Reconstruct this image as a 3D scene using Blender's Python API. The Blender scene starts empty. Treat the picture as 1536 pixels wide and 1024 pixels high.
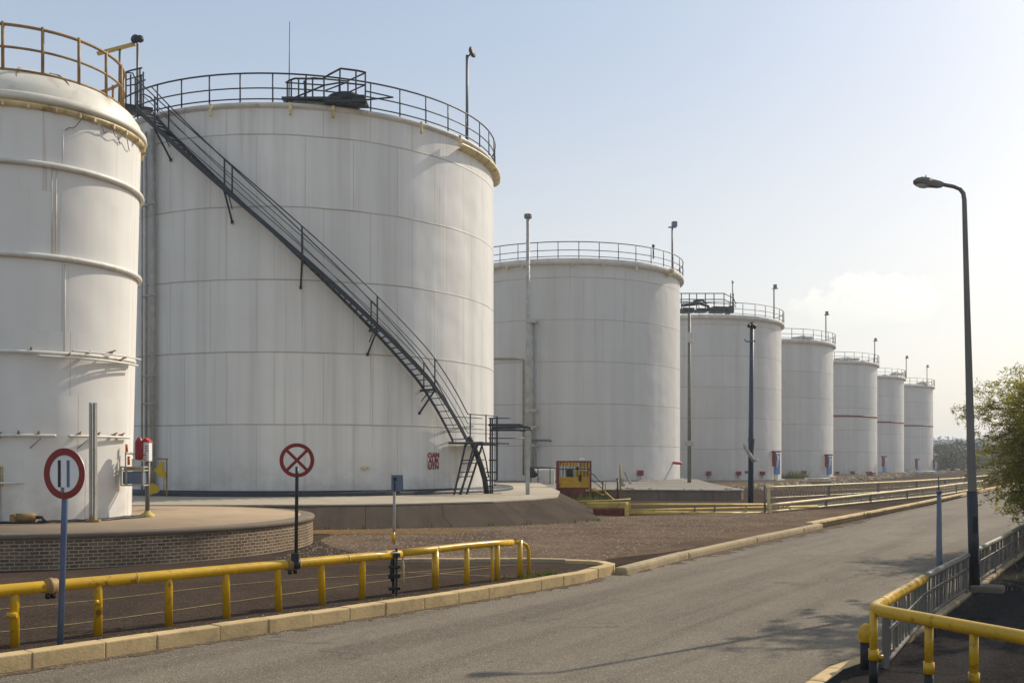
import bpy, bmesh, math, random
from mathutils import Vector, Matrix
random.seed(11)
R_ = math.radians
SC = bpy.context.scene
COL = SC.collection

# ------------------------------------------------------------------ survey helpers (metres; x right, y away, z up; road at z = 0)
F, HX, HY, EYE = 1493.3, 768.0, 688.0, 2.0
def P(px, py, D):
    return Vector(((px-HX)/F*D, D, EYE-(py-HY)/F*D))
def G(px, py, z=0.0):
    return P(px, py, (EYE-z)*F/(py-HY))
def hit(C, R, px):
    t = (px-HX)/F
    a, b, c = t*t+1, -2*(t*C[0]+C[1]), C[0]**2+C[1]**2-R*R
    d = max(b*b-4*a*c, 0)
    y = (-b-d**.5)/(2*a)
    return t*y, y
def zat(py, D): return EYE-(py-HY)/F*D

# ------------------------------------------------------------------ mesh builder
class MB:
    def __init__(s):
        s.v, s.f, s.s, s.u = [], [], [], []
    def add(s, vs, fs, smooth=False, uvs=None):
        o = len(s.v)
        s.v += [Vector(v) for v in vs]
        for i, f in enumerate(fs):
            s.f.append([o+k for k in f]); s.s.append(smooth)
            s.u.append(uvs[i] if uvs else None)
        return s
    def box(s, c, size, rz=0.0, bev=0.0, rot=None):
        bm = bmesh.new()
        bmesh.ops.create_cube(bm, size=1.0)
        bmesh.ops.scale(bm, vec=Vector(size), verts=bm.verts)
        if bev > 0:
            bmesh.ops.bevel(bm, geom=list(bm.edges), offset=bev, segments=2, profile=.6, affect='EDGES')
        M = Matrix.Translation(Vector(c)) @ (rot if rot else Matrix.Rotation(rz, 4, 'Z'))
        bm.verts.index_update()
        s.add([M @ v.co for v in bm.verts], [[v.index for v in f.verts] for f in bm.faces], False)
        bm.free()
        return s
    def bar(s, a, b, w, h, bev=0.0):
        a, b = Vector(a), Vector(b); d = b-a
        y = d.normalized(); up = Vector((0,0,1)) if abs(y.z) < .98 else Vector((1,0,0))
        x = y.cross(up).normalized(); z = x.cross(y)
        M = Matrix((x, y, z)).transposed().to_4x4()
        return s.box((a+b)/2, (w, d.length, h), rot=M, bev=bev)
    def tube(s, pts, r, seg=8, closed=False, caps=True):
        pts = [Vector(p) for p in pts]; n = len(pts)
        rs = r if isinstance(r, (list, tuple)) else [r]*n
        vs, fs = [], []
        nx = None
        for i, p in enumerate(pts):
            if closed: t = (pts[(i+1) % n]-pts[i-1])
            else: t = pts[min(i+1, n-1)]-pts[max(i-1, 0)]
            t.normalize()
            if nx is None:
                up = Vector((0,0,1)) if abs(t.z) < .9 else Vector((1,0,0))
                nx = t.cross(up).normalized()
            else:
                nx = (nx-t*nx.dot(t))
                if nx.length < 1e-6: nx = t.cross(Vector((0,0,1)))
                nx.normalize()
            ny = t.cross(nx)
            for k in range(seg):
                a = 2*math.pi*k/seg
                vs.append(p+(nx*math.cos(a)+ny*math.sin(a))*rs[i])
        for i in range(n if closed else n-1):
            j = (i+1) % n
            for k in range(seg):
                l = (k+1) % seg
                fs.append([i*seg+k, i*seg+l, j*seg+l, j*seg+k])
        s.add(vs, fs, True)
        if caps and not closed:
            o = len(s.v)-len(vs)
            s.f.append([o+k for k in range(seg)][::-1]); s.s.append(False); s.u.append(None)
            s.f.append([o+(n-1)*seg+k for k in range(seg)]); s.s.append(False); s.u.append(None)
        return s
    def lathe(s, prof, c=(0,0,0), seg=64, a0=0.0, a1=2*math.pi, smooth=True, uvr=None):
        full = abs(a1-a0-2*math.pi) < 1e-6
        na = seg if full else seg+1
        vs = []
        for (r, z) in prof:
            for k in range(na):
                a = a0+(a1-a0)*k/seg
                vs.append(Vector((c[0]+r*math.cos(a), c[1]+r*math.sin(a), c[2]+z)))
        fs, us = [], []
        for i in range(len(prof)-1):
            for k in range(seg):
                l = (k+1) % na
                fs.append([i*na+k, i*na+l, (i+1)*na+l, (i+1)*na+k])
                rr = uvr if uvr else max(prof[i][0], .1)
                u0, u1 = (a0+(a1-a0)*k/seg)*rr, (a0+(a1-a0)*(k+1)/seg)*rr
                z0, z1 = prof[i][1], prof[i+1][1]
                us.append([(u0, z0), (u1, z0), (u1, z1), (u0, z1)])
        return s.add(vs, fs, smooth, us)
    def prism(s, poly, z0, z1, top=None):
        n = len(poly); tp = top if top else poly
        vs = [(p[0], p[1], z0) for p in poly]+[(p[0], p[1], z1) for p in tp]
        fs = [[i, (i+1) % n, n+(i+1) % n, n+i] for i in range(n)]
        us = []; u = 0
        for i in range(n):
            L = (Vector(poly[(i+1) % n][:2])-Vector(poly[i][:2])).length
            us.append([(u, z0), (u+L, z0), (u+L, z1), (u, z1)]); u += L
        fs += [list(range(n))[::-1], list(range(n, 2*n))]
        us += [None, None]
        return s.add(vs, fs, False, us)
    def plate(s, poly3, n, th):
        n = Vector(n).normalized()*th; k = len(poly3)
        vs = [Vector(p) for p in poly3]+[Vector(p)+n for p in poly3]
        fs = [list(range(k))[::-1], list(range(k, 2*k))]+[[i, (i+1) % k, k+(i+1) % k, k+i] for i in range(k)]
        return s.add(vs, fs, False)
    def build(s, name, mat, parent=None, origin=None, fix=True):
        if parent is not None: o = wloc(parent) if origin is None else Vector(origin)
        elif origin is not None: o = Vector(origin)
        else:
            xs = [v.x for v in s.v]; ys = [v.y for v in s.v]
            o = Vector(((min(xs)+max(xs))/2, (min(ys)+max(ys))/2, min(v.z for v in s.v)))
        me = bpy.data.meshes.new(name)
        me.from_pydata([v-o for v in s.v], [], s.f)
        me.polygons.foreach_set('use_smooth', s.s)
        if any(u is not None for u in s.u):
            uv = me.uv_layers.new(name='UVMap'); li = 0; buf = []
            for f, u in zip(s.f, s.u):
                buf += [c for q in (u if u else [(0, 0)]*len(f)) for c in q]
            uv.data.foreach_set('uv', buf)
        if fix:
            bm = bmesh.new(); bm.from_mesh(me)
            bmesh.ops.recalc_face_normals(bm, faces=bm.faces); bm.to_mesh(me); bm.free()
        me.materials.append(mat); me.update()
        ob = bpy.data.objects.new(name, me); COL.objects.link(ob)
        if parent is not None:
            ob.parent = parent; ob.location = o-wloc(parent)
        else: ob.location = o
        return ob
def wloc(o):
    l = Vector((0,0,0))
    while o: l = l+o.location; o = o.parent
    return l
def tag(o, label=None, cat=None, group=None, kind=None):
    if label: o['label'] = label
    if cat: o['category'] = cat
    if group: o['group'] = group
    if kind: o['kind'] = kind
    return o
def thing(name, loc, label, cat, group=None):
    o = bpy.data.objects.new(name, None); COL.objects.link(o)
    o.location = loc; o.empty_display_size = .2
    return tag(o, label, cat, group)
def share(name, me, parent, loc):
    o = bpy.data.objects.new(name, me); COL.objects.link(o)
    o.parent = parent; o.location = Vector(loc)-wloc(parent)
    return o
def copy_tree(o, loc=None, parent=None):
    c = o.copy(); COL.objects.link(c)
    if parent: c.parent = parent
    if loc is not None: c.location = loc
    for ch in list(o.children): copy_tree(ch, None, c)
    return c
def struct(mb, name, mat, **k): return tag(mb.build(name, mat, **k), kind='structure')
def stuff(o): return tag(o, kind='stuff')
def ring(C, r, z, n=96, a0=0, a1=2*math.pi):
    return [(C[0]+r*math.cos(a0+(a1-a0)*i/n), C[1]+r*math.sin(a0+(a1-a0)*i/n), z) for i in range(n if abs(a1-a0-2*math.pi) < 1e-6 else n+1)]

# ------------------------------------------------------------------ materials
class NT:
    def __init__(s, name):
        s.m = bpy.data.materials.new(name); s.m.use_nodes = True
        s.t = s.m.node_tree; s.t.nodes.clear()
        s.out = s.n('ShaderNodeOutputMaterial')
    def n(s, t, **k):
        o = s.t.nodes.new(t)
        for a, b in k.items(): setattr(o, a, b)
        return o
    def l(s, a, b): s.t.links.new(a, b)
    def val(s, sock, v):
        if hasattr(v, 'is_linked') or isinstance(v, bpy.types.NodeSocket): s.l(v, sock)
        else: sock.default_value = v
    def coords(s, kind='Object', rand=True):
        tc = s.n('ShaderNodeTexCoord'); c = tc.outputs[kind]
        if rand:
            oi = s.n('ShaderNodeObjectInfo'); mu = s.n('ShaderNodeMath', operation='MULTIPLY'); mu.inputs[1].default_value = 37.0
            s.l(oi.outputs['Random'], mu.inputs[0])
            ad = s.n('ShaderNodeVectorMath', operation='ADD'); s.l(c, ad.inputs[0]); s.l(mu.outputs[0], ad.inputs[1]); c = ad.outputs[0]
        return c
    def scale(s, c, v):
        m = s.n('ShaderNodeVectorMath', operation='MULTIPLY'); s.l(c, m.inputs[0]); m.inputs[1].default_value = v; return m.outputs[0]
    def noise(s, c, sc, det=4, rough=.55):
        o = s.n('ShaderNodeTexNoise'); s.l(c, o.inputs['Vector']); o.inputs['Scale'].default_value = sc
        o.inputs['Detail'].default_value = det; o.inputs['Roughness'].default_value = rough; return o.outputs['Fac']
    def ramp(s, f, a, b, lo=0.0, hi=1.0):
        o = s.n('ShaderNodeMapRange'); s.l(f, o.inputs['Value'])
        for k, v in (('From Min', a), ('From Max', b), ('To Min', lo), ('To Max', hi)): o.inputs[k].default_value = v
        return o.outputs['Result']
    def mul(s, a, b):
        o = s.n('ShaderNodeMath', operation='MULTIPLY'); s.val(o.inputs[0], a); s.val(o.inputs[1], b); return o.outputs[0]
    def mix(s, f, a, b, mode='MIX'):
        o = s.n('ShaderNodeMix', data_type='RGBA', blend_type=mode)
        s.val(o.inputs['Factor'], f)
        for k, v in ((6, a), (7, b)):
            if isinstance(v, (tuple, list)): o.inputs[k].default_value = (*v[:3], 1)
            else: s.l(v, o.inputs[k])
        return o.outputs[2]
    def bump(s, h, st, dist, prev=None):
        o = s.n('ShaderNodeBump'); o.inputs['Strength'].default_value = st; o.inputs['Distance'].default_value = dist
        s.l(h, o.inputs['Height'])
        if prev: s.l(prev, o.inputs['Normal'])
        return o.outputs['Normal']
    def done(s, col, rough=.6, metal=0.0, normal=None, spec=.4):
        b = s.n('ShaderNodeBsdfPrincipled')
        if isinstance(col, (tuple, list)): b.inputs['Base Color'].default_value = (*col[:3], 1)
        else: s.l(col, b.inputs['Base Color'])
        s.val(b.inputs['Roughness'], rough); b.inputs['Metallic'].default_value = metal
        b.inputs['Specular IOR Level'].default_value = spec
        if normal: s.l(normal, b.inputs['Normal'])
        s.l(b.outputs[0], s.out.inputs[0]); return s.m

def paint(name, base, var=.12, sc=3.0, dirt=(.10,.06,.035), amt=.35, th=(.58,.72), dsc=6.0, rough=.5, metal=0.0, bmp=.15, spec=.4):
    t = NT(name); c = t.coords()
    n1 = t.noise(c, sc, 5); n2 = t.noise(c, dsc, 6, .65); n3 = t.noise(c, 40, 3)
    lo = tuple(x*(1-var) for x in base); hi = tuple(min(x*(1+var), .95) for x in base)
    col = t.mix(t.ramp(n1, .3, .7), lo, hi)
    d = t.mul(t.ramp(n2, th[0], th[1]), amt)
    col = t.mix(d, col, dirt)
    r = t.ramp(n2, .3, .8, rough-.08, min(rough+.2, 1))
    return t.done(col, r, metal, t.bump(n3, bmp, .004), spec)

def tank_paint(name, base=(.70,.685,.65), row=2.55, width=2.9, off=0.66, seam=(.33,.27,.2), msize=.016, top=14.2, streak=.34, stain=.45):
    t = NT(name)
    uv = t.n('ShaderNodeUVMap'); uv.uv_map = 'UVMap'
    oi = t.n('ShaderNodeObjectInfo'); mu = t.mul(oi.outputs['Random'], 91.0)
    cx = t.n('ShaderNodeCombineXYZ'); t.l(mu, cx.inputs[0]); cx.inputs[1].default_value = -off
    ad = t.n('ShaderNodeVectorMath', operation='ADD'); t.l(uv.outputs[0], ad.inputs[0]); t.l(cx.outputs[0], ad.inputs[1]); c = ad.outputs[0]
    wob = t.noise(t.scale(c, (.35, .35, 1)), 1.0, 2); 
    wv = t.n('ShaderNodeCombineXYZ'); t.l(t.ramp(wob, 0, 1, -.05, .05), wv.inputs[1])
    ad2 = t.n('ShaderNodeVectorMath', operation='ADD'); t.l(c, ad2.inputs[0]); t.l(wv.outputs[0], ad2.inputs[1])
    br = t.n('ShaderNodeTexBrick'); t.l(ad2.outputs[0], br.inputs['Vector'])
    br.inputs['Scale'].default_value = 1; br.inputs['Brick Width'].default_value = width; br.inputs['Row Height'].default_value = row
    br.inputs['Mortar Size'].default_value = msize; br.inputs['Mortar Smooth'].default_value = .35; br.inputs['Bias'].default_value = 0
    br.offset = .37
    br.inputs['Color1'].default_value = (*[x*.95 for x in base], 1); br.inputs['Color2'].default_value = (*[min(x*1.04,.9) for x in base], 1)
    br.inputs['Mortar'].default_value = (*base, 1)
    # streaks running down the plates, in several widths
    s1 = t.ramp(t.noise(t.scale(c, (1.1, .035, 1)), 1.0, 4, .6), .46, .68)
    s2 = t.ramp(t.noise(t.scale(c, (5.0, .09, 1)), 1.0, 4, .6), .52, .72)
    s3 = t.ramp(t.noise(t.scale(c, (2.6, .16, 1)), 1.0, 5, .6), .58, .74)
    bl = t.ramp(t.noise(c, .55, 6, .62), .35, .7)
    col = br.outputs['Color']
    col = t.mix(t.mul(bl, .30), col, tuple(x*.80 for x in base))
    bands = t.ramp(t.noise(t.scale(c, (.75, .012, 1)), 1.0, 2, .5), .42, .60)
    col = t.mix(t.mul(bands, .20), col, (base[0]*.72, base[1]*.71, base[2]*.70))
    col = t.mix(t.mul(s1, streak), col, (.40,.375,.34))
    col = t.mix(t.mul(s2, streak*.7), col, (.44,.41,.36))
    sp = t.n('ShaderNodeSeparateXYZ'); t.l(uv.outputs[0], sp.inputs[0])
    s4 = t.ramp(t.noise(t.scale(c, (3.3, .06, 1)), 1.0, 5, .7), .61, .74)
    col = t.mix(t.mul(s4, stain*1.25), col, (.34,.23,.13))
    g1 = t.ramp(sp.outputs[1], top-4.5, top-.2)
    g2 = t.ramp(sp.outputs[1], off+1.6, off)
    col = t.mix(t.mul(t.mul(s3, g1), stain), col, (.36,.27,.16))
    col = t.mix(t.mul(t.mul(t.ramp(t.noise(c, 1.7, 6, .65), .4, .65), g2), .5), col, (.34,.29,.23))
    # vertical plate joints are fainter than the horizontal welds
    sp2 = t.n('ShaderNodeSeparateXYZ'); t.l(ad2.outputs[0], sp2.inputs[0])
    md = t.n('ShaderNodeMath', operation='PINGPONG'); t.l(sp2.outputs[1], md.inputs[0]); md.inputs[1].default_value = row/2
    hz = t.ramp(md.outputs[0], .014, .034, 1, 0)
    brk = t.ramp(t.noise(t.scale(c, (.8, 2, 1)), 1.0, 3), .3, .62, .35, 1.0)
    fac = t.mul(br.outputs['Fac'], .48)
    col = t.mix(fac, col, seam)
    col = t.mix(t.mul(t.mul(hz, brk), .85), col, seam)
    wav = t.noise(t.scale(c, (.45, .4, 1)), 1.0, 2)
    fine = t.noise(c, 14, 3)
    nrm = t.bump(wav, .55, .16); nrm = t.bump(hz, .5, .012, nrm); nrm = t.bump(fine, .12, .006, nrm)
    return t.done(col, t.ramp(bl, 0, 1, .42, .6), 0, nrm, .35)

M = {}
M['tank'] = tank_paint('white_tank_paint', width=1.7, streak=.42, stain=.5)
M['tank_far'] = tank_paint('white_tank_paint_far', base=(.56,.548,.53), row=2.62, width=3.4, off=.2, msize=.012, streak=.34)
M['tank_small'] = tank_paint('cream_tank_paint', base=(.725,.705,.665), row=20, width=2.4, off=.72, msize=.012, top=9.2, streak=.16, stain=.5)
M['rim'] = paint('weathered_white_steel', (.53,.515,.475), .14, 2.0, (.30,.20,.09), .6, (.56,.70), 2.2, .6)
M['rim_gold'] = paint('yellowed_rim_steel', (.60,.49,.26), .25, 2.5, (.22,.11,.035), .75, (.52,.66), 3.2, .5)
M['roof'] = paint('pale_roof_plate', (.64,.60,.51), .12, 1.2, (.28,.19,.09), .5, (.5,.7), 1.8, .5)
M['dark'] = paint('dark_steel_paint', (.022,.024,.03), .3, 4, (.09,.05,.03), .5, (.6,.75), 8, .45)
M['brown_rail'] = paint('rusty_ochre_steel', (.26,.155,.055), .35, 4, (.33,.25,.13), .6, (.5,.7), 5, .55)
M['post_grey'] = paint('blue_grey_post_paint', (.105,.12,.15), .15, 4, (.2,.17,.13), .4, (.6,.75), 7, .5)
M['pipe_tan'] = paint('tan_weathered_pipe', (.27,.22,.15), .2, 3, (.12,.08,.045), .6, (.5,.7), 5, .6)
M['olive_pole'] = paint('olive_grey_pole', (.17,.16,.13), .2, 3, (.12,.08,.05), .5, (.55,.72), 5, .5)
M['picket'] = paint('weathered_picket_wood', (.13,.11,.085), .35, 6, (.05,.04,.03), .6, (.5,.7), 8, .8)
M['greypipe'] = paint('weathered_grey_pipe', (.36,.345,.31), .2, 3, (.2,.13,.07), .5, (.55,.72), 5, .55)
M['whitepipe'] = paint('white_pipe_paint', (.62,.6,.54), .12, 3, (.26,.16,.08), .5, (.56,.72), 5, .5)
M['yellow'] = paint('yellow_gloss_paint', (.49,.285,.004), .16, 2.2, (.11,.05,.015), .85, (.585,.68), 5.5, .27, 0, .2, .45)
M['yellow_dull'] = paint('faded_yellow_paint', (.50,.36,.085), .25, 2, (.16,.11,.06), .7, (.5,.7), 4, .55)
M['cream_pipe'] = paint('cream_handrail_paint', (.62,.50,.25), .2, 1.5, (.2,.14,.08), .6, (.52,.7), 3, .5)
M['black'] = paint('black_rubber_paint', (.012,.012,.013), .3, 5, (.06,.05,.04), .5, (.55,.75), 9, .55)
M['red'] = paint('dark_red_sign_paint', (.20,.016,.014), .15, 3, (.08,.02,.015), .4, (.6,.75), 6, .4)
M['red_bright'] = paint('red_gloss_paint', (.42,.012,.016), .2, 3, (.12,.02,.02), .5, (.55,.75), 6, .4)
M['red_deep'] = paint('deep_red_box_paint', (.24,.012,.018), .2, 3, (.08,.02,.015), .5, (.55,.75), 6, .45)
M['red_dull'] = paint('rusty_red_paint', (.16,.02,.014), .4, 2, (.05,.025,.015), .7, (.48,.7), 5, .6)
M['sign_white'] = paint('sign_face_white', (.66,.67,.68), .05, 3, (.4,.38,.34), .3, (.6,.8), 6, .4)
M['blue'] = paint('blue_pole_paint', (.085,.125,.215), .2, 3, (.2,.14,.1), .4, (.6,.75), 7, .4)
M['navy'] = paint('navy_pole_paint', (.026,.04,.075), .25, 3, (.12,.09,.07), .4, (.6,.75), 7, .45)
M['blue_panel'] = paint('pale_blue_panel', (.14,.25,.50), .15, 3, (.3,.3,.3), .3, (.6,.75), 6, .4)
M['slate'] = paint('slate_blue_plate', (.10,.135,.19), .15, 4, (.2,.18,.15), .4, (.6,.75), 7, .4)
M['lamp_steel'] = paint('grey_lamp_post_steel', (.14,.132,.122), .2, 2, (.17,.13,.1), .4, (.55,.72), 4, .5, .2)
M['lens'] = paint('lamp_lens', (.5,.5,.48), .05, 3, (.3,.3,.28), .2, (.6,.8), 6, .15)
M['orange'] = paint('orange_plastic', (.55,.14,.02), .15, 3, (.2,.08,.03), .4, (.6,.8), 6, .4)
M['yellow_flag'] = paint('bright_yellow_plastic', (.48,.33,.008), .1, 3, (.3,.2,.02), .3, (.6,.8), 6, .5)
M['bark'] = paint('shrub_bark', (.09,.065,.045), .35, 9, (.03,.025,.02), .6, (.5,.7), 12, .85, 0, .5)

def concrete(name, base, dark, sc=.6, stain=.6, joints=None, bmp=.35, rough=.85, grit=28):
    t = NT(name); c = t.coords('Object', False)
    a = t.noise(c, sc, 6, .6); b = t.noise(c, sc*5, 6, .65); g = t.noise(c, grit, 4, .7)
    col = t.mix(t.ramp(a, .32, .68), base, tuple(x*.78 for x in base))
    col = t.mix(t.mul(t.ramp(b, .5, .72), stain), col, dark)
    col = t.mix(t.mul(t.ramp(g, .45, .75), .35), col, tuple(x*.6 for x in base))
    return t.done(col, rough, 0, t.bump(g, bmp, .012, t.bump(b, bmp, .02)), .08)
M['kerb'] = concrete('yellowed_kerb_concrete', (.60,.44,.23), (.26,.185,.10), 1.2, .55)
M['kerb_old'] = concrete('worn_kerb_concrete', (.43,.335,.21), (.19,.145,.095), 1.0, .6)
M['apron'] = concrete('sandy_apron_concrete', (.36,.272,.185), (.22,.155,.10), .5, .5)
M['berm'] = concrete('bund_concrete', (.19,.155,.125), (.09,.07,.055), .5, .7)
M['berm_top'] = concrete('bund_top_concrete', (.44,.38,.29), (.22,.17,.12), .5, .6)
M['pad'] = concrete('pad_wall_concrete', (.26,.235,.20), (.12,.10,.08), .7, .8)
M['earth'] = concrete('brown_terrace_stone', (.135,.10,.07), (.06,.045,.032), .8, .7)
M['block'] = concrete('footing_concrete', (.20,.165,.125), (.16,.13,.10), 1.5, .6)

def slope_concrete(name='shade_toned_bund_concrete', k=1.0):
    # the bund face: board marks and drips that run straight down it
    t = NT(name); uv = t.n('ShaderNodeUVMap'); uv.uv_map = 'UVMap'; c = uv.outputs[0]
    o = t.coords('Object', False)
    d = t.ramp(t.noise(t.scale(c, (3.2, .5, 1)), 1.0, 5, .65), .45, .7)
    d2 = t.ramp(t.noise(t.scale(c, (.35, 1.2, 1)), 1.0, 5, .6), .4, .66)
    g = t.noise(o, 22, 5, .7); b = t.noise(o, 1.1, 6, .65)
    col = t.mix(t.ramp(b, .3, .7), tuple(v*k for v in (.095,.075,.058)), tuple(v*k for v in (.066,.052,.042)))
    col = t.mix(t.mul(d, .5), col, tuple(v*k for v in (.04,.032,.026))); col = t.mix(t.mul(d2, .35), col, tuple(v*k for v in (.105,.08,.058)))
    md = t.n('ShaderNodeMath', operation='PINGPONG'); sp = t.n('ShaderNodeSeparateXYZ'); t.l(c, sp.inputs[0])
    t.l(sp.outputs[0], md.inputs[0]); md.inputs[1].default_value = 1.25
    j = t.ramp(md.outputs[0], .006, .02, 1, 0)
    col = t.mix(t.mul(j, .6), col, (.03,.025,.022))
    return t.done(col, .88, 0, t.bump(g, .4, .015, t.bump(j, .5, -.02)), .0)
M['berm_face'] = slope_concrete()  # bund concrete darkened here: the shade on the face is in its colour
M['pad_face'] = slope_concrete('pad_face_concrete', 2.3)

def brickwork():
    t = NT('brown_brickwork'); uv = t.n('ShaderNodeUVMap'); uv.uv_map = 'UVMap'
    n0 = t.n('ShaderNodeTexNoise'); t.l(uv.outputs[0], n0.inputs['Vector']); n0.inputs['Scale'].default_value = 3.5; n0.inputs['Detail'].default_value = 4
    ad = t.n('ShaderNodeVectorMath', operation='MULTIPLY_ADD'); t.l(n0.outputs['Color'], ad.inputs[0]); ad.inputs[1].default_value = (.035,.022,0); t.l(uv.outputs[0], ad.inputs[2])
    br = t.n('ShaderNodeTexBrick'); t.l(ad.outputs[0], br.inputs['Vector'])
    for k, v in (('Scale', 1), ('Brick Width', .155), ('Row Height', .062), ('Mortar Size', .0085), ('Mortar Smooth', .3), ('Bias', -.1)): br.inputs[k].default_value = v
    br.inputs['Color1'].default_value = (.20,.135,.085,1); br.inputs['Color2'].default_value = (.10,.07,.047,1); br.inputs['Mortar'].default_value = (.44,.37,.28,1)
    c = uv.outputs[0]; b = t.noise(c, 1.1, 5, .6); g = t.noise(c, 45, 4, .7)
    col = t.mix(t.mul(t.ramp(b, .42, .68), .5), br.outputs['Color'], (.10,.075,.055))
    col = t.mix(t.mul(t.ramp(g, .5, .8), .45), col, (.30,.24,.17))
    sp = t.n('ShaderNodeSeparateXYZ'); t.l(c, sp.inputs[0])
    inv = t.ramp(br.outputs['Fac'], 0, 1, 1, 0)
    return t.done(col, .9, 0, t.bump(inv, .6, .012, t.bump(g, .4, .008)), .0)
M['brick'] = brickwork()

def asphalt(name, base, tint, patch, sc=.25, cracks=True, gs=70, spec=0.0):
    t = NT(name); c = t.coords('Object', False)
    a = t.noise(c, sc, 6, .6); b = t.noise(t.scale(c, (1, .55, 1)), sc*4.5, 6, .65)
    g = t.n('ShaderNodeTexVoronoi'); t.l(c, g.inputs['Vector']); g.inputs['Scale'].default_value = gs
    g2 = t.noise(c, 55, 3, .7); fl = t.noise(c, 9, 5, .7)
    col = t.mix(t.ramp(a, .35, .66), base, tint)
    col = t.mix(t.mul(t.ramp(b, .5, .7), .45), col, patch)
    col = t.mix(t.mul(t.ramp(fl, .45, .7), .22), col, tuple(min(1, x*1.7) for x in base))
    if cracks:
        mp_ = t.n('ShaderNodeMapping'); mp_.inputs['Rotation'].default_value = (0,0,math.radians(32.8)); t.l(c, mp_.inputs['Vector']); rc = mp_.outputs[0]
        w1 = t.noise(t.scale(rc, (.9,.05,1)), 1.0, 4, .6); w2 = t.noise(t.scale(rc, (3.2,.14,1)), 1.0, 5, .65); w3 = t.noise(t.scale(rc, (.45,.22,1)), 1.0, 6, .65)
        col = t.mix(t.mul(t.ramp(w1, .46, .62), .6), col, tuple(x*.62 for x in base))
        col = t.mix(t.mul(t.ramp(w2, .52, .70), .5), col, tuple(x*.55 for x in base))
        col = t.mix(t.mul(t.ramp(w3, .52, .66), .45), col, tuple(min(1, x*1.28) for x in base))
        oil = t.noise(c, 1.6, 5, .7); col = t.mix(t.mul(t.ramp(oil, .64, .72), .55), col, tuple(x*.4 for x in base))
    else:
        rut = t.noise(t.scale(c, (.16,.9,1)), 1.0, 5, .65); col = t.mix(t.mul(t.ramp(rut, .5, .68), .5), col, tuple(x*.62 for x in base))
        pud = t.noise(c, .55, 6, .7); col = t.mix(t.mul(t.ramp(pud, .56, .66), .4), col, tuple(min(1, x*1.45) for x in base))
    sx = t.n('ShaderNodeSeparateColor'); t.l(g.outputs['Color'], sx.inputs[0])
    col = t.mix(t.mul(t.ramp(sx.outputs[0], .72, .98), .4), col, tuple(min(1, x*2.6) for x in base))
    col = t.mix(t.mul(t.ramp(sx.outputs[1], .7, .95), .45), col, tuple(x*.35 for x in base))
    nrm = t.bump(g2, .55, .012, t.bump(g.outputs['Distance'], .35, .01))
    if cracks:
        w = t.n('ShaderNodeTexNoise'); t.l(c, w.inputs['Vector']); w.inputs['Scale'].default_value = .8; w.inputs['Detail'].default_value = 5
        ad = t.n('ShaderNodeVectorMath', operation='MULTIPLY_ADD'); t.l(w.outputs['Color'], ad.inputs[0]); ad.inputs[1].default_value = (2.2,2.2,0); t.l(c, ad.inputs[2])
        v = t.n('ShaderNodeTexVoronoi', feature='DISTANCE_TO_EDGE'); t.l(ad.outputs[0], v.inputs['Vector']); v.inputs['Scale'].default_value = .28
        cr = t.mul(t.ramp(v.outputs['Distance'], .0, .008, 1, 0), t.ramp(a, .45, .6))
        col = t.mix(t.mul(cr, .65), col, tuple(x*.3 for x in base))
    return t.done(col, .9, 0, nrm, spec)
M['road'] = asphalt('road_asphalt', (.160,.133,.100), (.195,.163,.122), (.102,.085,.065), spec=.14)
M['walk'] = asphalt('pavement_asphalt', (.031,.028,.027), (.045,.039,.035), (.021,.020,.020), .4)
M['yard'] = asphalt('yard_asphalt', (.063,.046,.035), (.047,.035,.028), (.092,.067,.048), .3, False, 55)
M['gravel'] = asphalt('red_brown_gravel', (.098,.070,.052), (.185,.132,.088), (.064,.047,.037), .35, False, 24)
M['soil'] = asphalt('dry_soil', (.34,.26,.17), (.27,.20,.13), (.17,.15,.09), .12, False, 6)  # kept pale so ground behind the camera bounces warm light onto the tanks
M['brown_dirt'] = asphalt('brown_dirt', (.085,.06,.04), (.06,.043,.03), (.125,.09,.056), .3, False, 8)
M['terrace_dirt'] = asphalt('terrace_dirt', (.13,.095,.062), (.09,.065,.044), (.19,.145,.095), .3, False, 8)
M['mud'] = asphalt('ochre_dirt', (.17,.105,.05), (.12,.08,.045), (.22,.15,.08), .5, False, 30)
M['line'] = concrete('worn_yellow_line_paint', (.30,.225,.10), (.09,.07,.05), 2.0, .9)
M['stones'] = concrete('loose_grit', (.36,.29,.20), (.16,.12,.085), 3, .8)

def leaf_mat(name, a, b, trans=.4):
    t = NT(name); c = t.coords('Object', True); n = t.noise(c, 1.3, 4); gi = t.n('ShaderNodeNewGeometry')
    col = t.mix(t.ramp(n, .35, .65), a, b)
    rv = t.ramp(gi.outputs['Random Per Island'], 0, 1, .55, 1.35)
    h = t.n('ShaderNodeHueSaturation'); t.l(rv, h.inputs['Value']); t.l(col, h.inputs['Color']); col = h.outputs[0]
    d = t.n('ShaderNodeBsdfPrincipled'); t.l(col, d.inputs['Base Color']); d.inputs['Roughness'].default_value = .6; d.inputs['Specular IOR Level'].default_value = .25
    tr = t.n('ShaderNodeBsdfTranslucent'); t.l(col, tr.inputs['Color'])
    m = t.n('ShaderNodeMixShader'); m.inputs[0].default_value = trans; t.l(d.outputs[0], m.inputs[1]); t.l(tr.outputs[0], m.inputs[2])
    t.l(m.outputs[0], t.out.inputs[0]); return t.m
M['leaf'] = leaf_mat('olive_feathery_leaves', (.38,.33,.06), (.21,.21,.042), .55)
M['leaf_far'] = leaf_mat('far_tree_leaves', (.055,.065,.03), (.085,.08,.036), .3)
M['leaf_wood'] = leaf_mat('wooded_ridge_leaves', (.022,.036,.03), (.032,.045,.032), .1)
M['grass'] = leaf_mat('dry_green_grass', (.15,.15,.03), (.10,.12,.025), .35)

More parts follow.
